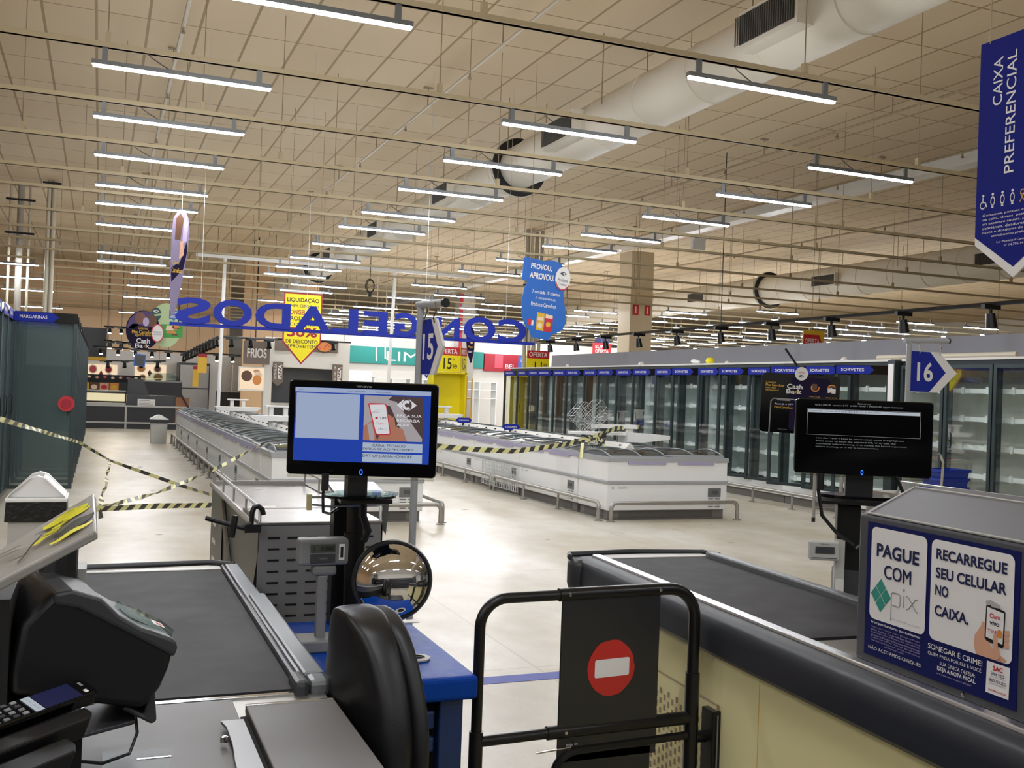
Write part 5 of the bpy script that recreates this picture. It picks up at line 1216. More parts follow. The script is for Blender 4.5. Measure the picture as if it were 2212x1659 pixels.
# monitors
def monitor(lab, c, yaw, w, h, pole_z, screen, tray=True, pole_off=(.0, .1)):
    t = thing('monitor', lab, 'monitor', c); c = V(c)
    u = V((math.cos(yaw), math.sin(yaw), 0)); n = u.cross(UZ)     # n faces the camera
    m = MB('black_gloss'); m.prism(m.rrect(w, h, .012), c, u, UZ, .035); m.build('bezel', t, bevel=.004)
    m = MB('black_plastic'); m.prism(m.rrect(w * .8, h * .75, .03), c - n * .035, u, UZ, .025); m.build('back_shell', t)
    m = MB('plastic_clear'); o = c + n * .001 - UZ * (h / 2 + .004); m.tube([o - u * (w / 2 - .005), o + u * (w / 2 - .005)], .005, 6); m.build('lower_lip', t)
    s = MB('scr_blue'); o = c - u * (w / 2) + UZ * (h / 2)       # top-left corner
    Q = lambda x, y: o + u * (x * w) - UZ * (y * h)
    def R(x0, x1, y0, y1, mt, e=.001): s.use(mt); s.face([Q(x0, y1) + n * e, Q(x1, y1) + n * e, Q(x1, y0) + n * e, Q(x0, y0) + n * e])
    def T(st, x, y, ww, hh, mt, e=.004, bo=0., al='C', sh=0.): s.use(mt); s.text(st, Q(x, y), u, UZ, w=ww * w if ww else None, h=hh * h if hh else None, e=e, bold=bo, align=al, shear=sh)
    def PL(pts, mt, e): s.use(mt); s.face([Q(x, y) + n * e for x, y in pts][::-1])
    screen(R, T, PL, s, Q, u, n, w, h)
    s.build('screen', t)
    m = MB('print_grey'); m.text('lenovo', c + UZ * (h / 2 - .014) + n * .0, u, UZ, w=.045, h=.0075, bold=.01); m.use('led_blue'); b = c - UZ * (h / 2 - .012); m.ringflat(.004, .0062, b, u, UZ, e=.001, n=16, sx=.8, sy=1.5); m.build('maker_mark', t)
    return t, u, n
def scr_blue(R, T, PL, s, Q, u, n, w, h):
    R(.043, .95, .078, .855, 'scr_blue', .001)
    R(.043, .95, .08, .128, 'scr_pale', .002); T('DAY', .083, .104, .03, .012, 'scr_ink'); T('18:05  24/05/2025', .45, .105, .12, .012, 'scr_ink'); T('T:SRV/25.06.02', .63, .107, .1, .012, 'scr_ink')
    R(.052, .475, .14, .615, 'scr_pale', .002)
    R(.505, .905, .142, .618, 'scr_taupe', .002)
    PL([(.505, .142), (.69, .142), (.62, .26), (.66, .4), (.505, .5)], 'scr_grey', .0025); PL([(.505, .175), (.6, .165), (.72, .2), (.78, .33), (.9, .58), (.9, .618), (.8, .618), (.74, .45), (.68, .25)], 'scr_grey', .0024)
    PL([(.505, .47), (.56, .41), (.6, .618), (.505, .618)], 'scr_skin', .003); PL([(.66, .33), (.71, .37), (.72, .46), (.77, .49), (.8, .618), (.6, .618)], 'scr_skin', .003)
    PL([(.53, .45), (.56, .43), (.58, .56), (.58, .618), (.55, .618)], 'scr_grey', .0034)
    PL([(.53, .23), (.545, .222), (.645, .222), (.655, .24), (.69, .535), (.68, .555), (.6, .56), (.585, .545)], 'scr_red', .0036); PL([(.54, .24), (.64, .232), (.65, .25), (.682, .53), (.675, .543), (.6, .548), (.59, .53)], 'scr_white', .004)
    T('recarregue', .597, .295, .035, .008, 'scr_ink'); T('Carrefour', .585, .315, .055, .016, 'scr_ink', bo=.02); T('TIM', .632, .377, .044, .026, 'scr_ink', bo=.02); R(.582, .6, .365, .39, 'scr_red', .0045); T('Claro', .615, .435, .06, .026, 'scr_red', bo=.02); T('vivo', .628, .49, .062, .026, 'scr_purple', bo=.02)
    logo(s, Q(.79, .232), u, UZ, .03, 'scr_white', 'scr_taupe')
    T('FA\u00c7A SUA', .727, .348, .165, .034, 'scr_white', bo=.02, al='L'); T('RECARGA', .727, .397, .155, .03, 'scr_white', bo=.02, al='L'); T('AQUI', .727, .444, .08, .03, 'scr_white', bo=.02, al='L')
    R(.505, .905, .64, .735, 'scr_box', .002); R(.505, .905, .755, .845, 'scr_box', .002)
    T('CAIXA  FECHADO', .68, .667, .22, .03, 'scr_ink'); T('DIRIJA-SE AO PROXIMO', .507, .71, .335, .03, 'scr_ink', al='L'); T('DRT OP.CAIXA->ON/OFF', .507, .78, .33, .03, 'scr_ink', al='L')
mt_, u, n = monitor('left monitor showing a blue cashier screen with phone advert', (.735, 2.985, 1.493), math.radians(-20), .446, .283, 0, scr_blue)
m = MB('black_plastic'); m.box(.705, .765, 3.02, 3.07, 1.28, 1.45); m.build('neck', mt_)
m = MB('black_gloss'); m.prism([(0.11 * math.cos(a), .075 * math.sin(a)) for a in [2 * PI * k / 24 for k in range(24)]], (.755, 3.06, 1.288), UX, UY, .008); m.use('glass_clear'); m.prism([(0.118 * math.cos(a), .08 * math.sin(a)) for a in [2 * PI * k / 24 for k in range(24)]], (.755, 3.06, 1.294), UX, UY, .006); m.build('base_plate', mt_)
t = thing('monitor_post', 'black floor post with tray carrying the left monitor', 'post', (.8, 3.45, 0))
m = MB('black_paint'); m.box(.772, .838, 3.5, 3.56, .783, 1.235); m.build('rear_post', t)
m = MB('black_paint'); m.tube([(.835, 3.42, .783), (.83, 3.42, 1.12)], .036, 14); m.tube([(.83, 3.42, 1.1), (.827, 3.42, 1.235)], .03, 14); m.lathe([(.037, 0), (.04, 0), (.04, .02), (.037, .02)], (.83, 3.42, 1.1), UZ, 16); m.build('front_post', t, smooth=50)
m = MB('black_paint'); m.prism([(.68, 3.0), (.84, 3.0), (.93, 3.58), (.76, 3.58)], (0, 0, 1.278), UX, UY, .012); m.box(.78, .9, 3.36, 3.58, 1.225, 1.27); m.build('tray', t)
m = MB('black_plastic'); m.tube([(.625, 2.97, 1.35), (.622, 2.98, 1.3), (.635, 3.03, 1.24), (.67, 3.1, 1.225), (.7, 3.12, 1.24)], .0045, 6); m.lathe([(0, 0), (.011, 0), (.011, .05), (0, .05)], (.625, 2.97, 1.31), UZ, 8); m.tube([(.76, 3.05, 1.3), (.77, 3.08, 1.22), (.79, 3.09, 1.17), (.78, 3.1, 1.14)], .012, 6); m.build('cable', t)
m = MB('wire'); m.tube([(.63, 3.2, 1.265), (.7, 3.2, 1.267)], .0035, 5); m.tube([(.63, 3.2, 1.243), (.69, 3.2, 1.236), (.86, 3.2, 1.24), (.89, 3.2, 1.26)], .0035, 5); m.use('cream_panel'); m.box(.618, .632, 3.19, 3.21, 1.225, 1.275); m.use('aluminium'); m.face([(.862, 3.2, 1.25), (.885, 3.2, 1.25), (.88, 3.21, 1.14), (.868, 3.21, 1.16)]); m.build('wire_holder', t)
# convex mirror
t = thing('convex_mirror', 'round convex mirror with thick black rim above the blue desk', 'mirror', (.873, 3.13, 1.01))
c = V((.885, 3.13, 1.008)); ax = V((-.2, -.97, .12)).normalized(); r = .12
m = MB('mirror'); m.lathe([(0, .055)] + [(r * math.sin(q), .055 - .055 * (1 - math.cos(q * 1.35)) / (1 - math.cos(1.35 * PI / 2))) for q in [PI / 2 * k / 10 for k in range(1, 11)]], c, ax, 48); m.build('mirror_dome', t, smooth=80)
m = MB('black_plastic'); m.lathe([(r - .005, .006), (r - .002, .013), (r + .004, .013), (r + .008, .004), (r + .007, -.02), (0, -.03)], c, ax, 48); m.build('rim', t, smooth=50)
m = MB('black_paint'); m.tube([c - ax * .03, c - ax * .05 + V((-.03, .02, .0)), (.832, 3.42, 1.0)], .011, 8); m.tube([c - V((-.02, -.01, .1)), (.9, 3.16, .785)], .01, 8); m.build('arm', t)

# packing stand behind (left)
t = thing('packing_stand', 'grey perforated packing stand with stainless tray top behind the left monitor', 'packing stand', (.8, 4.6, 0))
X0, X1, YF, YK = .572, 1.045, 3.86, 5.5
m = MB('charcoal'); m.use('scale_grey'); m.box(X0, X1, YF, YF + .02, .5, 1.085); m.use('hole_dark')
for i in range(6):
    for j in range(12): m.obox((X0 + .055 + i * .072, YF - .001, 1.04 - j * .042), (.042, .003, .0065))
m.build('front_panel', t)
m = MB('black_paint'); m.face([(X0 - .0, YK, .02), (X0, YK - .55, .02), (X0, YF + .15, .78), (X0, YF, 1.0), (X0, YF, 1.085), (X0, YK, 1.085)]); m.box(X0 - .006, X0, YK - .5, YK, .0, 1.08); m.use('stainless'); m.tube([(X0 - .01, YF + .06, .3), (X0 - .01, YK - .5, 1.05)], .012, 6); m.tube([(X0 - .01, YF, 1.08), (X0 - .01, YK, 1.08)], .012, 6); m.use('print_white')
for j in range(6): m.obox((X0 - .008, YK - .18, .9 - j * .09), (.003, .12, .02))
m.build('side_panel', t)
m = MB('charcoal'); m.box(X1 - .006, X1, YF, YK, .5, 1.085); m.box(X0, X1, YK - .01, YK, 0, 1.085); m.box(X0, X0 + .04, YF, YF + .04, 0, .5); m.box(X1 - .04, X1, YF, YF + .04, 0, .5); m.build('frame', t)
m = MB('brushed_tray'); m.box(X0, X1, YF, YF + .42, 1.085, 1.1); m.build('front_tray', t, bevel=.004)
m = MB('brushed_tray'); m.box(X0, X1, YF + .47, YK, 1.06, 1.08); m.use('stainless'); m.box(X0, X1, YF + .43, YF + .47, 1.06, 1.1); m.box(X0, X1, YK - .03, YK, 1.06, 1.1); m.use('print_white'); m.box(X0 + .05, X0 + .16, YF + .62, YF + .65, 1.08, 1.083); m.build('rear_tray', t)
for x in (X0 + .004, X1 - .004):
    m = MB('wire'); z = 1.15; m.tube([(x, YF + .02, 1.09), (x, YF + .03, z), (x, YK - .05, z), (x, YK - .02, 1.09)], .006, 6)
    for k in range(1, 4): q = YF + (YK - YF) * k / 4; m.tube([(x, q, 1.08), (x, q, z)], .005, 5)
    m.build('guard_wire', t)
t = thing('hook_handle', 'black hooked handle and bar hung on the corner of the grey packing stand', 'handle', (.5, 3.84, 1.1))
m = MB('black_plastic'); m.tube([(.375, 3.83, 1.122), (.46, 3.835, 1.095), (.54, 3.84, 1.075)], .009, 8); m.tube([(.48, 3.83, 1.13), (.468, 3.83, 1.05)], .012, 6); m.build('bar', t)
m = MB('black_plastic'); m.tube([(.5, 3.84, 1.08), (.54, 3.84, 1.1), (.541, 3.84, 1.14), (.548, 3.84, 1.158), (.562, 3.84, 1.162), (.577, 3.84, 1.15), (.582, 3.84, 1.13)], .01, 8); m.obox((.545, 3.84, 1.08), (.06, .02, .03)); m.build('hook', t)

# ================================================================== GATE
t = thing('lane_gate', 'black tubular lane gate with no-entry panel between the counters', 'gate', (1.45, 2.85, 0)); G = 2.85
m = MB('black_paint'); r = .0165; zt = .996; m.tube([(1.083, G, .05), (1.083, G, zt - .085)] + arc((1.168, G, zt - .085), .085, 180, 90, UX, UZ, 8) + [(1.37, G, zt + .002)], r, 10)
m.tube([(1.34, G, zt + .002), (1.695, G, zt + .006)], .0205, 10); m.tube([(1.675, G, zt + .006)] + arc((1.735, G, zt - .092), .098, 90, 0, UX, UZ, 8) + [(1.833, G, .05)], .0195, 10)
m.build('frame', t, smooth=50)
m = MB('black_paint'); m.tube([(1.083, G, .568), (1.335, G, .573)], r, 10); m.tube([(1.315, G, .573), (1.833, G, .578)], .0215, 10); m.tube([(1.083, G, 0.02), (1.083, G, .6)], .0215, 10); m.tube([(1.833, G, .02), (1.833, G, .725)], .0235, 10); m.build('cross_bar', t, smooth=50)
m = MB('black_paint'); hx0, hx1, hz = 1.338, 1.81, .525; m.tube([(hx0, G - .01, .05), (hx0, G - .01, hz - .088)] + arc((hx0 + .078, G - .01, hz - .088), .078, 180, 90, UX, UZ, 6) + [(hx1, G - .01, hz)], .0136, 8); m.tube([(1.4, G - .01, hz), (1.4, G, .568)], .009, 6); m.use('ply_sheet'); m.box(hx0 + .02, 1.675, G - .012, G - .004, .05, hz - .02); m.build('lower_hoop', t)
m = MB('ply_sheet'); m.box(1.349, 1.696, G - .012, G - .002, .48, zt); m.build('panel', t, bevel=.002)
m = MB('sign_red'); c = V((1.524, G - .0125, .765)); rr = random.Random(2)
m.flat([((.0822 + rr.uniform(-.002, .002)) * math.cos(a), (.088 + rr.uniform(-.002, .002)) * math.sin(a)) for a in [2 * PI * k / 36 for k in range(36)]], c, UX, UZ); m.use('print_white'); m.flat(m.rrect(.1215, .0565, .006), c + V((.003, 0, 0)), V((1, 0, .03)), UZ, .002); m.build('no_entry_sign', t)
for x, z in ((1.37, zt + .005), (1.69, zt + .007), (1.372, .575)): m = MB('chrome'); m.lathe([(0, .024), (.005, .023), (.006, .02)], (x, G, z), (0, -1, 0), 10); m.build('screw', t)
m = MB('black_paint'); m.tube([(1.833, G, .515), (1.905, G, .51)], .0195, 10); m.box(1.885, 1.93, G - .05, G + .02, 0.12, .605); m.use('aluminium'); m.box(1.897, 1.903, G - .056, G - .05, .12, .595); m.build('hinge_bracket', t, bevel=.004)
m = MB('chrome'); m.tube([(1.275, G - .02, .522), (1.39, G - .02, .53)], .003, 5); m.lathe([(0, -.02), (.006, -.02), (.006, .02), (0, .02)], (1.396, G - .01, .534), UX, 8); m.build('latch_pin', t)

# ================================================================== RIGHT CHECKOUT (lane sixteen): built straight, then turned with its lane
RA = math.radians(-3.1); ORG = V((1.975, 3.93, 0))
t = thing('checkout_counter', 'right checkout counter with dark belt, navy bumper and cream side panels', 'checkout counter', (0, 0, 0))
# local frame: x to the right from the rim, y along the lane (0 = far end, negative = towards the camera)
m = MB('rubber_belt'); m.box(.06, .56, -1.45, -.03, BZ - .05, BZ - .004); m.build('conveyor_belt', t)
m = MB('stainless'); m.prism([(-.01, -.03), (.6, -.03), (.58, .05), (.3, .07), (.05, .05)], (0, 0, BZ), UX, UY, .02); m.use('charcoal'); m.tube([(-.08, .0, BZ + .002), (-.06, .06, BZ + .004), (.25, .1, BZ + .004), (.6, .06, BZ + .002), (.64, -.02, BZ)], .014, 6); m.build('belt_end_plate', t, bevel=.004)
m = MB('bright_rail'); m.box(.012, .056, -3.2, -.02, BZ - .03, BZ + .016); m.build('inner_rail', t, bevel=.008)
m = MB('aluminium'); m.box(.565, .61, -1.6, -.02, BZ - .05, BZ + .02); m.use('charcoal'); m.box(.61, .64, -3.2, 0, BZ - .2, BZ + .01); m.build('outer_rail', t, bevel=.008)
m = MB('bumper_navy'); m.prism([(.012, .006), (-.03, .002), (-.046, -.012), (-.054, -.06), (-.054, -.115), (-.04, -.13), (.012, -.13)], (0, -3.2, BZ), UX, UZ, 3.2); m.build('bumper', t, smooth=40)
m = MB('charcoal'); m.prism([(-.07, -.06), (-.088, .0), (-.07, .05), (-.03, .075), (.1, .095), (.3, .1), (.5, .09), (.62, .06), (.64, 0), (.64, -.03)][::-1], (0, 0, BZ - .004), UX, UY, .135); m.build('bumper_nose', t, bevel=.03, seg=3, smooth=40)
m = MB('cream_panel'); m.box(.0, .6, -3.2, -.08, .1, BZ - .12); m.use('hole_dark'); m.box(.03, .58, -3.15, -.1, 0, .1); m.build('side_panel', t)
m = MB('cream_panel'); m.box(-.008, .0, -1.12, -.36, .12, .62); m.use('rod_brown'); m.box(-.009, -.0002, -1.122, -1.12, .12, .62); m.box(-.009, -.0002, -1.12, -.36, .62, .622)
for i in range(22):
    for j in range(12):
        m.obox((-.0085, -.43 - i * .03, .56 - j * .036 - (i % 2) * .018), (.004, .010, .02))
m.use('black_plastic'); m.lathe([(0, .012), (.018, .012), (.02, 0)], (-.008, -.98, .5), (-1, 0, 0), 16); m.build('perforated_door', t)
m = MB('print_gold'); m.box(-.001, .0, -1.35, -1.348, .1, BZ - .13); m.build('panel_seam', t)
m = MB('stainless'); m.box(.06, .56, -3.2, -1.47, BZ - .04, BZ - .008); m.build('steel_top', t)
t.location = ORG; t.rotation_euler = (0, 0, RA)
# hood with payment poster
t = thing('counter_hood', 'dark grey hood with sloping steel top standing on the right counter', 'hood', (0, 0, 0))
HX, HF, HN = .11, -1.65, -2.7
m = MB('hood_grey'); m.prism([(HX, .912), (HX + .32, .912), (HX + .32, 1.384), (HX + .165, 1.386), (HX, 1.314)], (0, HN, 0), UX, UZ, HF - HN); m.build('shell', t, bevel=.006)
m = MB('hood_top'); a, b = V((HX, 0, 1.314)), V((HX + .165, 0, 1.386)); n_ = V((-(b.z - a.z), 0, b.x - a.x)).normalized() * .004
m.faces([a + V((.008, HN, 0)) + n_, a + V((.008, HF - .03, 0)) + n_, b + V((-.004, HF - .03, 0)) + n_, b + V((-.004, HN, 0)) + n_], [(0, 1, 2, 3)]); m.box(HX + .165, HX + .31, HN, HF - .03, 1.386, 1.39)
m.use('scale_light')
for p, q in (((HX + .006, HF - .025, 1.318), (HX + .16, HF - .025, 1.39)), ((HX + .004, HF - .03, 1.32), (HX + .004, HN, 1.32)), ((HX + .163, HF - .03, 1.392), (HX + .163, HN, 1.392))): m.tube([p, q], .0035, 6)
m.build('steel_cover', t)
m = MB('chrome'); m.lathe([(0, .006), (.005, .004), (.006, 0)], (HX - .001, -2.06, .925), (-1, 0, 0), 10); m.build('screw', t)
t.location = ORG; t.rotation_euler = (0, 0, RA)
t = thing('payment_poster', 'navy and white payment and phone top-up poster on the right hood', 'poster', (0, 0, 0))
SW, SH = .53, .364; o = V((HX - .003, -1.69, 1.298)); u = V((0, -1, 0))
m = MB('deep_navy'); m.prism([(0, 0), (0, -SH), (SW, -SH), (SW, 0)], o, u, UZ, .003)
Qs = lambda s, v: o + u * (s * SW) - UZ * (v * SH)
def RR(s0, s1, v0, v1, rad, mt, e): m.use(mt); m.flat(m.rrect((s1 - s0) * SW, (v1 - v0) * SH, rad), Qs((s0 + s1) / 2, (v0 + v1) / 2), u, UZ, e)
def TT(st, s, v, w, h, mt, bo=.02, al='C', e=.0025): m.use(mt); m.text(st, Qs(s, v), u, UZ, w=w * SW if w else None, h=h * SH if h else None, bold=bo, align=al, e=e)
RR(.035, .44, .03, .72, .018, 'print_white', .001); RR(.47, .972, .03, .725, .018, 'print_white', .001)
TT('PAGUE', .235, .195, .31, .1, 'print_navy', .03); TT('COM', .24, .345, .195, .1, 'print_navy', .03)
m.use('print_teal'); c = Qs(.12, .53)
for dx, dy in ((0, .0235), (.021, 0), (0, -.0235), (-.021, 0)): m.flat([(dx - .0195, dy), (dx, dy - .0215), (dx + .0195, dy), (dx, dy + .0215)], c, u, UZ, .002)
m.use('print_grey'); z_ = .0012
for pts in ([(.0, -.045), (.0, .028), (.006, .032), (.03, .032), (.034, .026), (.034, .004), (.03, -.002), (.006, -.002)], [(.048, .0), (.048, .032)], [(.058, .032), (.066, .03), (.094, -.0), (.1, -.002)], [(.1, .032), (.092, .03), (.066, .0), (.058, -.002)]):
    m.tube([Qs(.2, .57) + u * a + UZ * b - V((.0016, 0, 0)) for a, b in pts], z_, 5)
m.flat(m.ell(.003, .004, 10), Qs(.2, .57) + u * .048 + UZ * .046, u, UZ, .002); TT('powered by Banco Central', .31, .675, .2, .012, 'print_grey', 0)
TT('RECARREGUE', .505, .125, .43, .075, 'print_navy', .03, 'L'); TT('SEU CELULAR', .505, .255, .43, .075, 'print_navy', .03, 'L'); TT('NO', .505, .375, .085, .075, 'print_navy', .03, 'L'); TT('CAIXA.', .505, .515, .215, .075, 'print_navy', .03, 'L')
# printed hand holding a phone
def PP(pts, mt, e): m.use(mt); m.face([Qs(s, v) - V((e, 0, 0)) for s, v in pts][::-1])
PP([(.755, .665), (.76, .6), (.795, .53), (.8, .5), (.815, .5), (.82, .56), (.83, .6), (.86, .65), (.9, .68), (.945, .7), (.93, .722), (.9, .724), (.77, .724)], 'print_skin', .0022)
for v in (.52, .56, .6): PP([(.925, v), (.955, v - .01), (.958, v + .022), (.93, v + .03)], 'print_skin', .0021)
PP([(.822, .385), (.83, .378), (.925, .395), (.932, .402), (.928, .62), (.92, .635), (.83, .615), (.818, .6)], 'print_black', .0026); PP([(.829, .395), (.926, .41), (.922, .61), (.826, .59)], 'print_white', .003)
m.use('print_red'); m.text('Claro', Qs(.876, .445), u, UZ, w=.06 * SW, h=.03 * SH, bold=.02, e=.0036); m.use('print_purple'); m.text('vivo', Qs(.874, .49), u, UZ, w=.055 * SW, h=.03 * SH, bold=.03, e=.0036); m.use('print_red'); m.text('TIM', Qs(.86, .545), u, UZ, w=.05 * SW, h=.022 * SH, bold=.02, e=.0036); m.use('print_orange'); m.flat(m.ell(.009, .01, 14), Qs(.905, .548), u, UZ, .0036)
PP([(.872, .56), (.882, .552), (.892, .56), (.9, .64), (.915, .7), (.885, .72), (.872, .66)], 'print_skin', .0042)
PP([(.82, .36), (.85, .345), (.905, .365), (.9, .385), (.86, .39), (.845, .375), (.83, .39)], 'scale_light', .0045)
TT('Principais bandeiras que aceitamos:', .235, .745, .36, .024, 'print_white', .01)
for k in range(7): TT(('Mastercard Visa Elo Amex Hipercard Diners', 'Alelo Sodexo Ticket VR Ben Green Card', 'Cabal Sorocred Banescard Credishop', 'Valecard Policard Verocard Nutricash', 'Good Card Plan Vale Up Brasil Senff', 'Cart\u00e3o da loja com todas as fun\u00e7\u00f5es', 'vale alimenta\u00e7\u00e3o e refei\u00e7\u00e3o')[k], .235, .778 + k * .02, .36 if k < 6 else .15, .013, 'print_lilac', 0)
TT('N\u00c3O ACEITAMOS CHEQUES.', .235, .935, .39, .034, 'print_white', .02)
TT('SONEGAR \u00c9 CRIME!', .64, .77, .34, .046, 'print_white', .02); TT('QUEM PAGA POR ELE \u00c9 VOC\u00ca.', .64, .822, .34, .032, 'print_white', 0); TT('SUA \u00daNICA DEFESA:', .66, .866, .22, .032, 'print_white', 0); TT('EXIJA A NOTA FISCAL.', .655, .911, .24, .036, 'print_white', .02); TT('Lei Complementar estadual 1.305/2017', .64, .945, .22, .014, 'print_lilac', 0)
PP([(.835, .742), (.965, .742), (.962, .945), (.832, .945)], 'print_white', .0016)
TT('SAC', .9, .775, .055, .032, 'print_red', .03); TT('3004 2222', .9, .812, .075, .02, 'print_navy', .01); TT('capitais e regi\u00f5es', .9, .832, .08, .01, 'print_grey', 0); TT('0800 718 2222', .9, .856, .1, .02, 'print_navy', .01); TT('demais localidades', .9, .876, .09, .01, 'print_grey', 0); TT('carrefour.com.br', .9, .918, .1, .016, 'print_red', .01)
m.build('poster_sheet', t)
t.location = ORG; t.rotation_euler = (0, 0, RA)
# right monitor, its post and weight display
def scr_boot(R, T, PL, s, Q, u, n, w, h):
    R(.03, .97, .07, .93, 'scr_black', .0008)
    T('GNU GRUB  version 0.97  (638K lower / 3405044K upper memory)', .46, .085, .64, .026, 'scr_text', .002)
    for a in ((.085, .91, .135, .139), (.085, .91, .478, .482), (.085, .088, .135, .482), (.907, .91, .135, .482)): R(*a, 'scr_text', .0012)
    R(.092, .903, .145, .185, 'scr_bar', .0014); T('CentOS release 6.9 (2.6.32-431.23.3.el6.i686)', .1, .165, .52, .022, 'scr_ink', .003, al='L')
    for k, st in enumerate(['Use the ^ and v keys to select which entry is highlighted.', "Press enter to boot the selected OS, 'e' to edit the", "commands before booting, 'a' to modify the kernel arguments", "before booting, or 'c' for a command-line."]): T(st, .155, .525 + k * .038, (.64, .58, .66, .46)[k], .022, 'scr_text', .002, al='L')
mt_, u, n = monitor('right monitor showing a black start-up screen with white text', (2.65, 3.02, 1.497), math.radians(-33), .492, .282, 0, scr_boot)
c = V((2.65, 3.02, 1.36))
m = MB('black_plastic'); m.prism([(-.05, -.09), (.05, -.09), (.05, .1), (-.05, .1)], c + V((.02, .035, 0)), u, UZ, .03); m.build('neck', mt_)
m = MB('black_gloss'); m.prism([(0.15 * math.cos(a), .09 * math.sin(a)) for a in [2 * PI * k / 24 for k in range(24)]], c + V((.06, .08, -.085)), u, V((-u.y, u.x, 0)), .012); m.build('base_plate', mt_)
t = thing('monitor_post', 'black square post with cables carrying the right monitor', 'post', (2.66, 3.1, 0))
R3 = Matrix.Rotation(math.radians(-33), 3, 'Z')
m = MB('black_paint'); m.obox((2.66, 3.1, .62), (.085, .07, 1.24), R3); m.build('post', t, bevel=.004)
m = MB('charcoal'); m.obox((2.66, 3.1, .98), (.095, .08, .03), R3); m.obox((2.66, 3.1, .5), (.097, .082, .95), R3); m.build('sleeve', t)
m = MB('black_paint'); m.obox((2.68, 3.09, 1.25), (.28, .16, .012), R3); m.build('tray', t)
m = MB('black_plastic'); q = V((2.66, 3.06, 1.15)); m.tube([(2.5, 3.07, 1.355), (2.5, 3.08, 1.3), (2.53, 3.09, 1.2), (2.58, 3.07, 1.14), (2.64, 3.04, 1.09)], .007, 6); m.tube([(2.73, 2.93, 1.36), (2.77, 2.92, 1.28), (2.76, 2.96, 1.2), (2.7, 3.02, 1.12), (2.65, 3.04, 1.08)], .007, 6); m.lathe([(0, 0), (.014, 0), (.014, .06), (0, .06)], (2.5, 3.07, 1.3), UZ, 8); m.build('cable', t)
t = thing('scale_display', 'pale grey weight display on a side arm left of the right counter post', 'scale display', (2.57, 3.1, .92))
m = MB('scale_light'); hc = V((2.535, 3.08, 1.07)); m.obox(hc, (.108, .045, .07), Matrix.Rotation(math.radians(-28), 3, 'Z')); m.build('head', t, bevel=.006)
uu = V((math.cos(math.radians(-28)), math.sin(math.radians(-28)), 0)); f0 = hc + uu.cross(UZ) * .0235
m = MB('lcd'); m.flat(m.rrect(.07, .026, .002), f0 + UZ * .004, uu, UZ, .001); m.use('charcoal'); m.flat(m.rrect(.06, .018, .001), f0 + UZ * .004, uu, UZ, .002); m.flat([(-.045, -.026), (.045, -.026), (.045, -.024), (-.045, -.024)], f0, uu, UZ, .001); m.text('Filizola', f0 + UZ * .027, uu, UZ, w=.03, h=.006); m.build('screen', t)
m = MB('scale_light'); m.obox((2.6, 3.07, .72), (.035, .035, .78), R3); m.use('off_white'); m.obox((2.588, 3.05, .92), (.03, .012, .09), R3); m.build('post', t)
# wobbling app poster on a stick behind the right monitor
t = thing('app_poster', 'black and purple app poster with round white badge hung behind the right monitor', 'poster', (3.425, 4.4, 1.614))
c = V((3.431, 4.4, 1.612)); yw = math.radians(-33); u = V((math.cos(yw), math.sin(yw), -.03)).normalized(); w_, h_ = .4, .315; up = V((.03, 0, 1)).normalized()
up = (up - u * up.dot(u)).normalized(); n = u.cross(up)
m = MB('print_purple'); m.use('black_gloss'); m.prism(m.rrect(w_, h_, .022), c, u, up, .006); m.use('print_purple'); m.flat(m.rrect(w_ * .5, h_ * .9, .02), c + u * .05, u, up)
Qp = lambda x, y: c + u * ((x - .5) * w_) + up * ((.5 - y) * h_)
def TP(st, x, y, w, h, mt, bo=.01, al='C', e=.003): m.use(mt); m.text(st, Qp(x, y), u, up, w=w * w_, h=h * h_ if h else None, bold=bo, align=al, e=e)
TP('Cliente', .05, .16, .13, .035, 'print_gold', 0, 'L'); TP('Meu Carrefour', .05, .205, .24, .04, 'print_gold', .02, 'L'); TP('tem mais', .05, .25, .13, .035, 'print_gold', 0, 'L'); TP('vantagens!', .05, .295, .17, .035, 'print_gold', 0, 'L')
TP('Cash', .425, .21, .2, .08, 'print_white', .02); TP('Ba k', .42, .295, .2, .075, 'print_white', .02); TP('ck', .455, .295, .06, .055, 'print_gold', .02)
for x in (.685, .895):
    m.use('print_orange'); m.ringflat(.016, .022, Qp(x, .21), u, up, 150 if x < .8 else 20, 380 if x < .8 else 300, 20, .003); m.use('print_brown'); m.flat(m.rrect(.028, .034, .004), Qp(x - .01, .2), u, up, .002); TP('ofertas do dia', x, .36, .14, .02, 'print_gold', 0)
m.use('print_white'); m.flat(m.rrect(.022, .024, .002), Qp(.87, .24), V((.9, -.4, .2)), up, .004); m.flat(m.rrect(.02, .024, .002), Qp(.92, .25), u, up, .004)
m.use('print_grey')
ph = [Qp(.13, 1.0), Qp(.13, .48), Qp(.16, .43), Qp(.43, .43), Qp(.46, .48), Qp(.46, 1.0)]; m.tube([p + n * .002 for p in ph], .0035, 5); m.flat(m.rrect(.07, .012, .005), Qp(.295, .44), u, up, .003)
TP('Baixe j\u00e1 o APP', .3, .52, .24, .04, 'print_lilac', .02); TP('Meu Carrefour', .3, .57, .24, .038, 'print_gold', .01); TP('aponte a c\u00e2mera', .3, .94, .12, .02, 'print_grey', 0)
m.build('poster_sheet', t)
m = MB('print_white'); b = Qp(.5, -.01) + n * .004; m.prism(m.ell(.033, .036), b, u, up, .004); m.use('print_red'); m.text('minhas', b + up * .008, u, up, w=.034, h=.009); logo(m, b - up * .012, u, up, .013, 'print_navy', 'print_white'); m.build('round_badge', t)
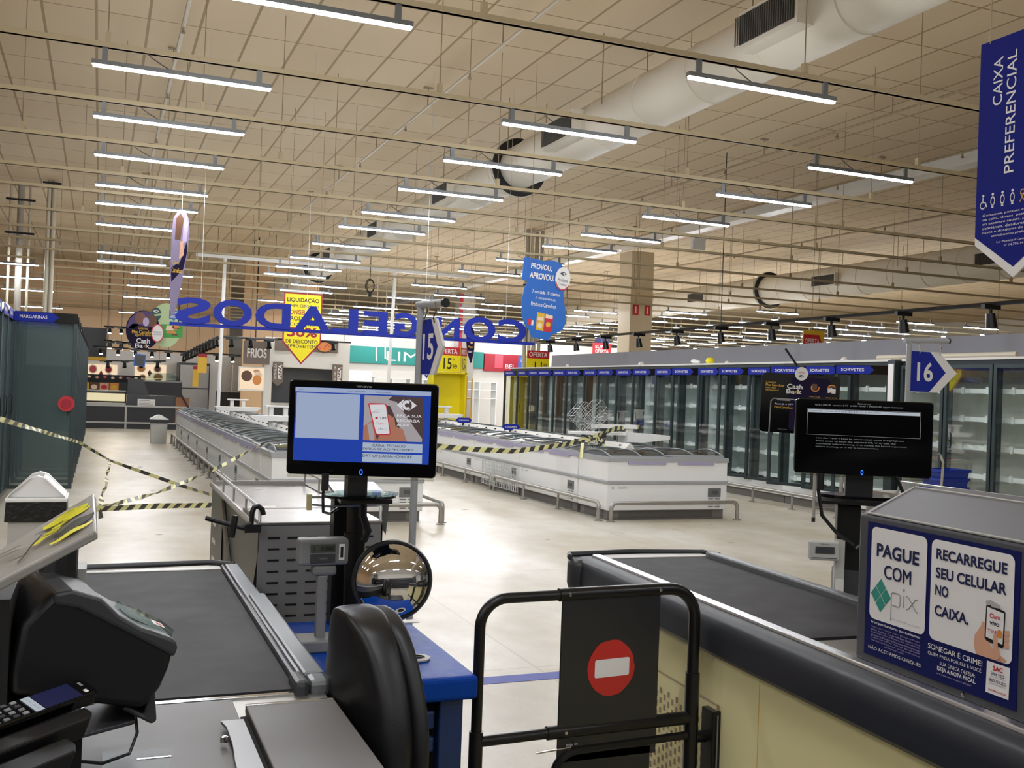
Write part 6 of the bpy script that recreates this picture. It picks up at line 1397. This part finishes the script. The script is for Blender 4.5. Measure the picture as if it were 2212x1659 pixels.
m = MB('black_plastic'); m.tube([(3.326, 4.4, 1.903), (3.392, 4.38, 1.813)], .006, 6); m.tube([c - n * .012 + u * .1, (3.8, 4.44, 1.36), (3.82, 4.44, 0)], .01, 8); m.build('stand_stick', t)

# packing stand (right) with stainless top and wire guard
t = thing('packing_stand', 'grey packing stand with stainless tray and wire guard behind the right hood', 'packing stand', (3.8, 3.6, 0))
m = MB('scale_grey'); m.box(3.53, 4.1, 2.6, 3.97, 0, 1.17); m.build('cabinet', t)
m = MB('brushed_tray'); m.box(3.52, 4.11, 2.6, 3.98, 1.17, 1.2); m.use('stainless'); m.box(3.515, 3.525, 2.6, 3.98, 1.15, 1.205); m.build('tray', t)
m = MB('wire'); m.tube([(3.53, 3.78, 1.2), (3.53, 3.76, 1.262), (3.53, 2.62, 1.262)], .006, 6)
for k in range(1, 4): m.tube([(3.53, 3.78 - .32 * k, 1.2), (3.53, 3.78 - .32 * k, 1.262)], .004, 5)
m.build('guard_wire', t)
# steel table and blue baskets beyond
t = thing('steel_table', 'steel-legged table before the ice cream freezers, behind the right monitor', 'table', (9.5, 11.0, 0))
m = MB('stainless'); m.box(9.05, 9.6, 10.7, 11.34, .86, .9); m.build('table_top', t)
for x in (9.1, 9.55):
    for y in (10.75, 11.29):
        m = MB('stainless'); m.tube([(x, y, .05), (x, y, .86)], .022, 8); m.use('black_plastic'); m.tube([(x, y, 0), (x, y, .06)], .025, 8); m.build('leg', t)
m = MB('stainless'); m.tube([(9.1, 11.29, .2), (9.55, 11.29, .2)], .015, 6); m.tube([(9.1, 10.75, .2), (9.55, 10.75, .2)], .015, 6); m.build('stretcher', t)
m = MB('print_red'); m.box(9.2, 9.5, 10.9, 11.1, .9, .915); tag(m.build('red_flyer'), 'red flyer lying on the steel table behind the right monitor', 'flyer')
for k in range(3):
    z = .52 + .1 * k; m = MB('basket_blue'); x, y, a, b = 9.05 + .01 * k, 8.95, .2, .15
    lo = [(x - a * .85, y - b * .85, z), (x + a * .85, y - b * .85, z), (x + a * .85, y + b * .85, z), (x - a * .85, y + b * .85, z)]; hi = [(x - a, y - b, z + .19), (x + a, y - b, z + .19), (x + a, y + b, z + .19), (x - a, y + b, z + .19)]
    m.faces(lo + hi, [(0, 1, 5, 4), (1, 2, 6, 5), (2, 3, 7, 6), (3, 0, 4, 7), (3, 2, 1, 0)]); m.box(x - a * 1.08, x + a * 1.08, y - b * 1.08, y - b, z + .17, z + .2); m.box(x - a * 1.08, x + a * 1.08, y + b, y + b * 1.08, z + .17, z + .2)
    m.box(x - a * 1.08, x - a, y - b, y + b, z + .17, z + .2); m.box(x + a, x + a * 1.08, y - b, y + b, z + .17, z + .2)
    tag(m.build('shopping_basket'), 'blue plastic shopping basket, %s of the stack by the beige-lined cabinets' % ('bottom', 'middle', 'top')[k], 'basket', 'stacked blue shopping baskets')
t = thing('basket_trolley', 'chrome basket trolley with arched handle under the blue shopping baskets', 'trolley', (9.0, 8.95, 0))
m = MB('chrome'); m.box(8.75, 9.27, 8.77, 9.13, .49, .515)
for x in (8.78, 9.24):
    for y in (8.8, 9.1): m.tube([(x, y, .06), (x, y, .5)], .012, 6)
m.tube([(8.84, 8.79, .5), (8.84, 8.77, 1.0), (8.8, 8.77, 1.09), (8.72, 8.77, 1.12), (8.6, 8.77, 1.1)], .014, 8); m.build('frame', t)
for x in (8.78, 9.24):
    for y in (8.8, 9.1): m = MB('black_plastic'); m.lathe([(0, -.012), (.03, -.012), (.03, .012), (0, .012)], (x, y, .03), UX, 12); m.build('wheel', t)
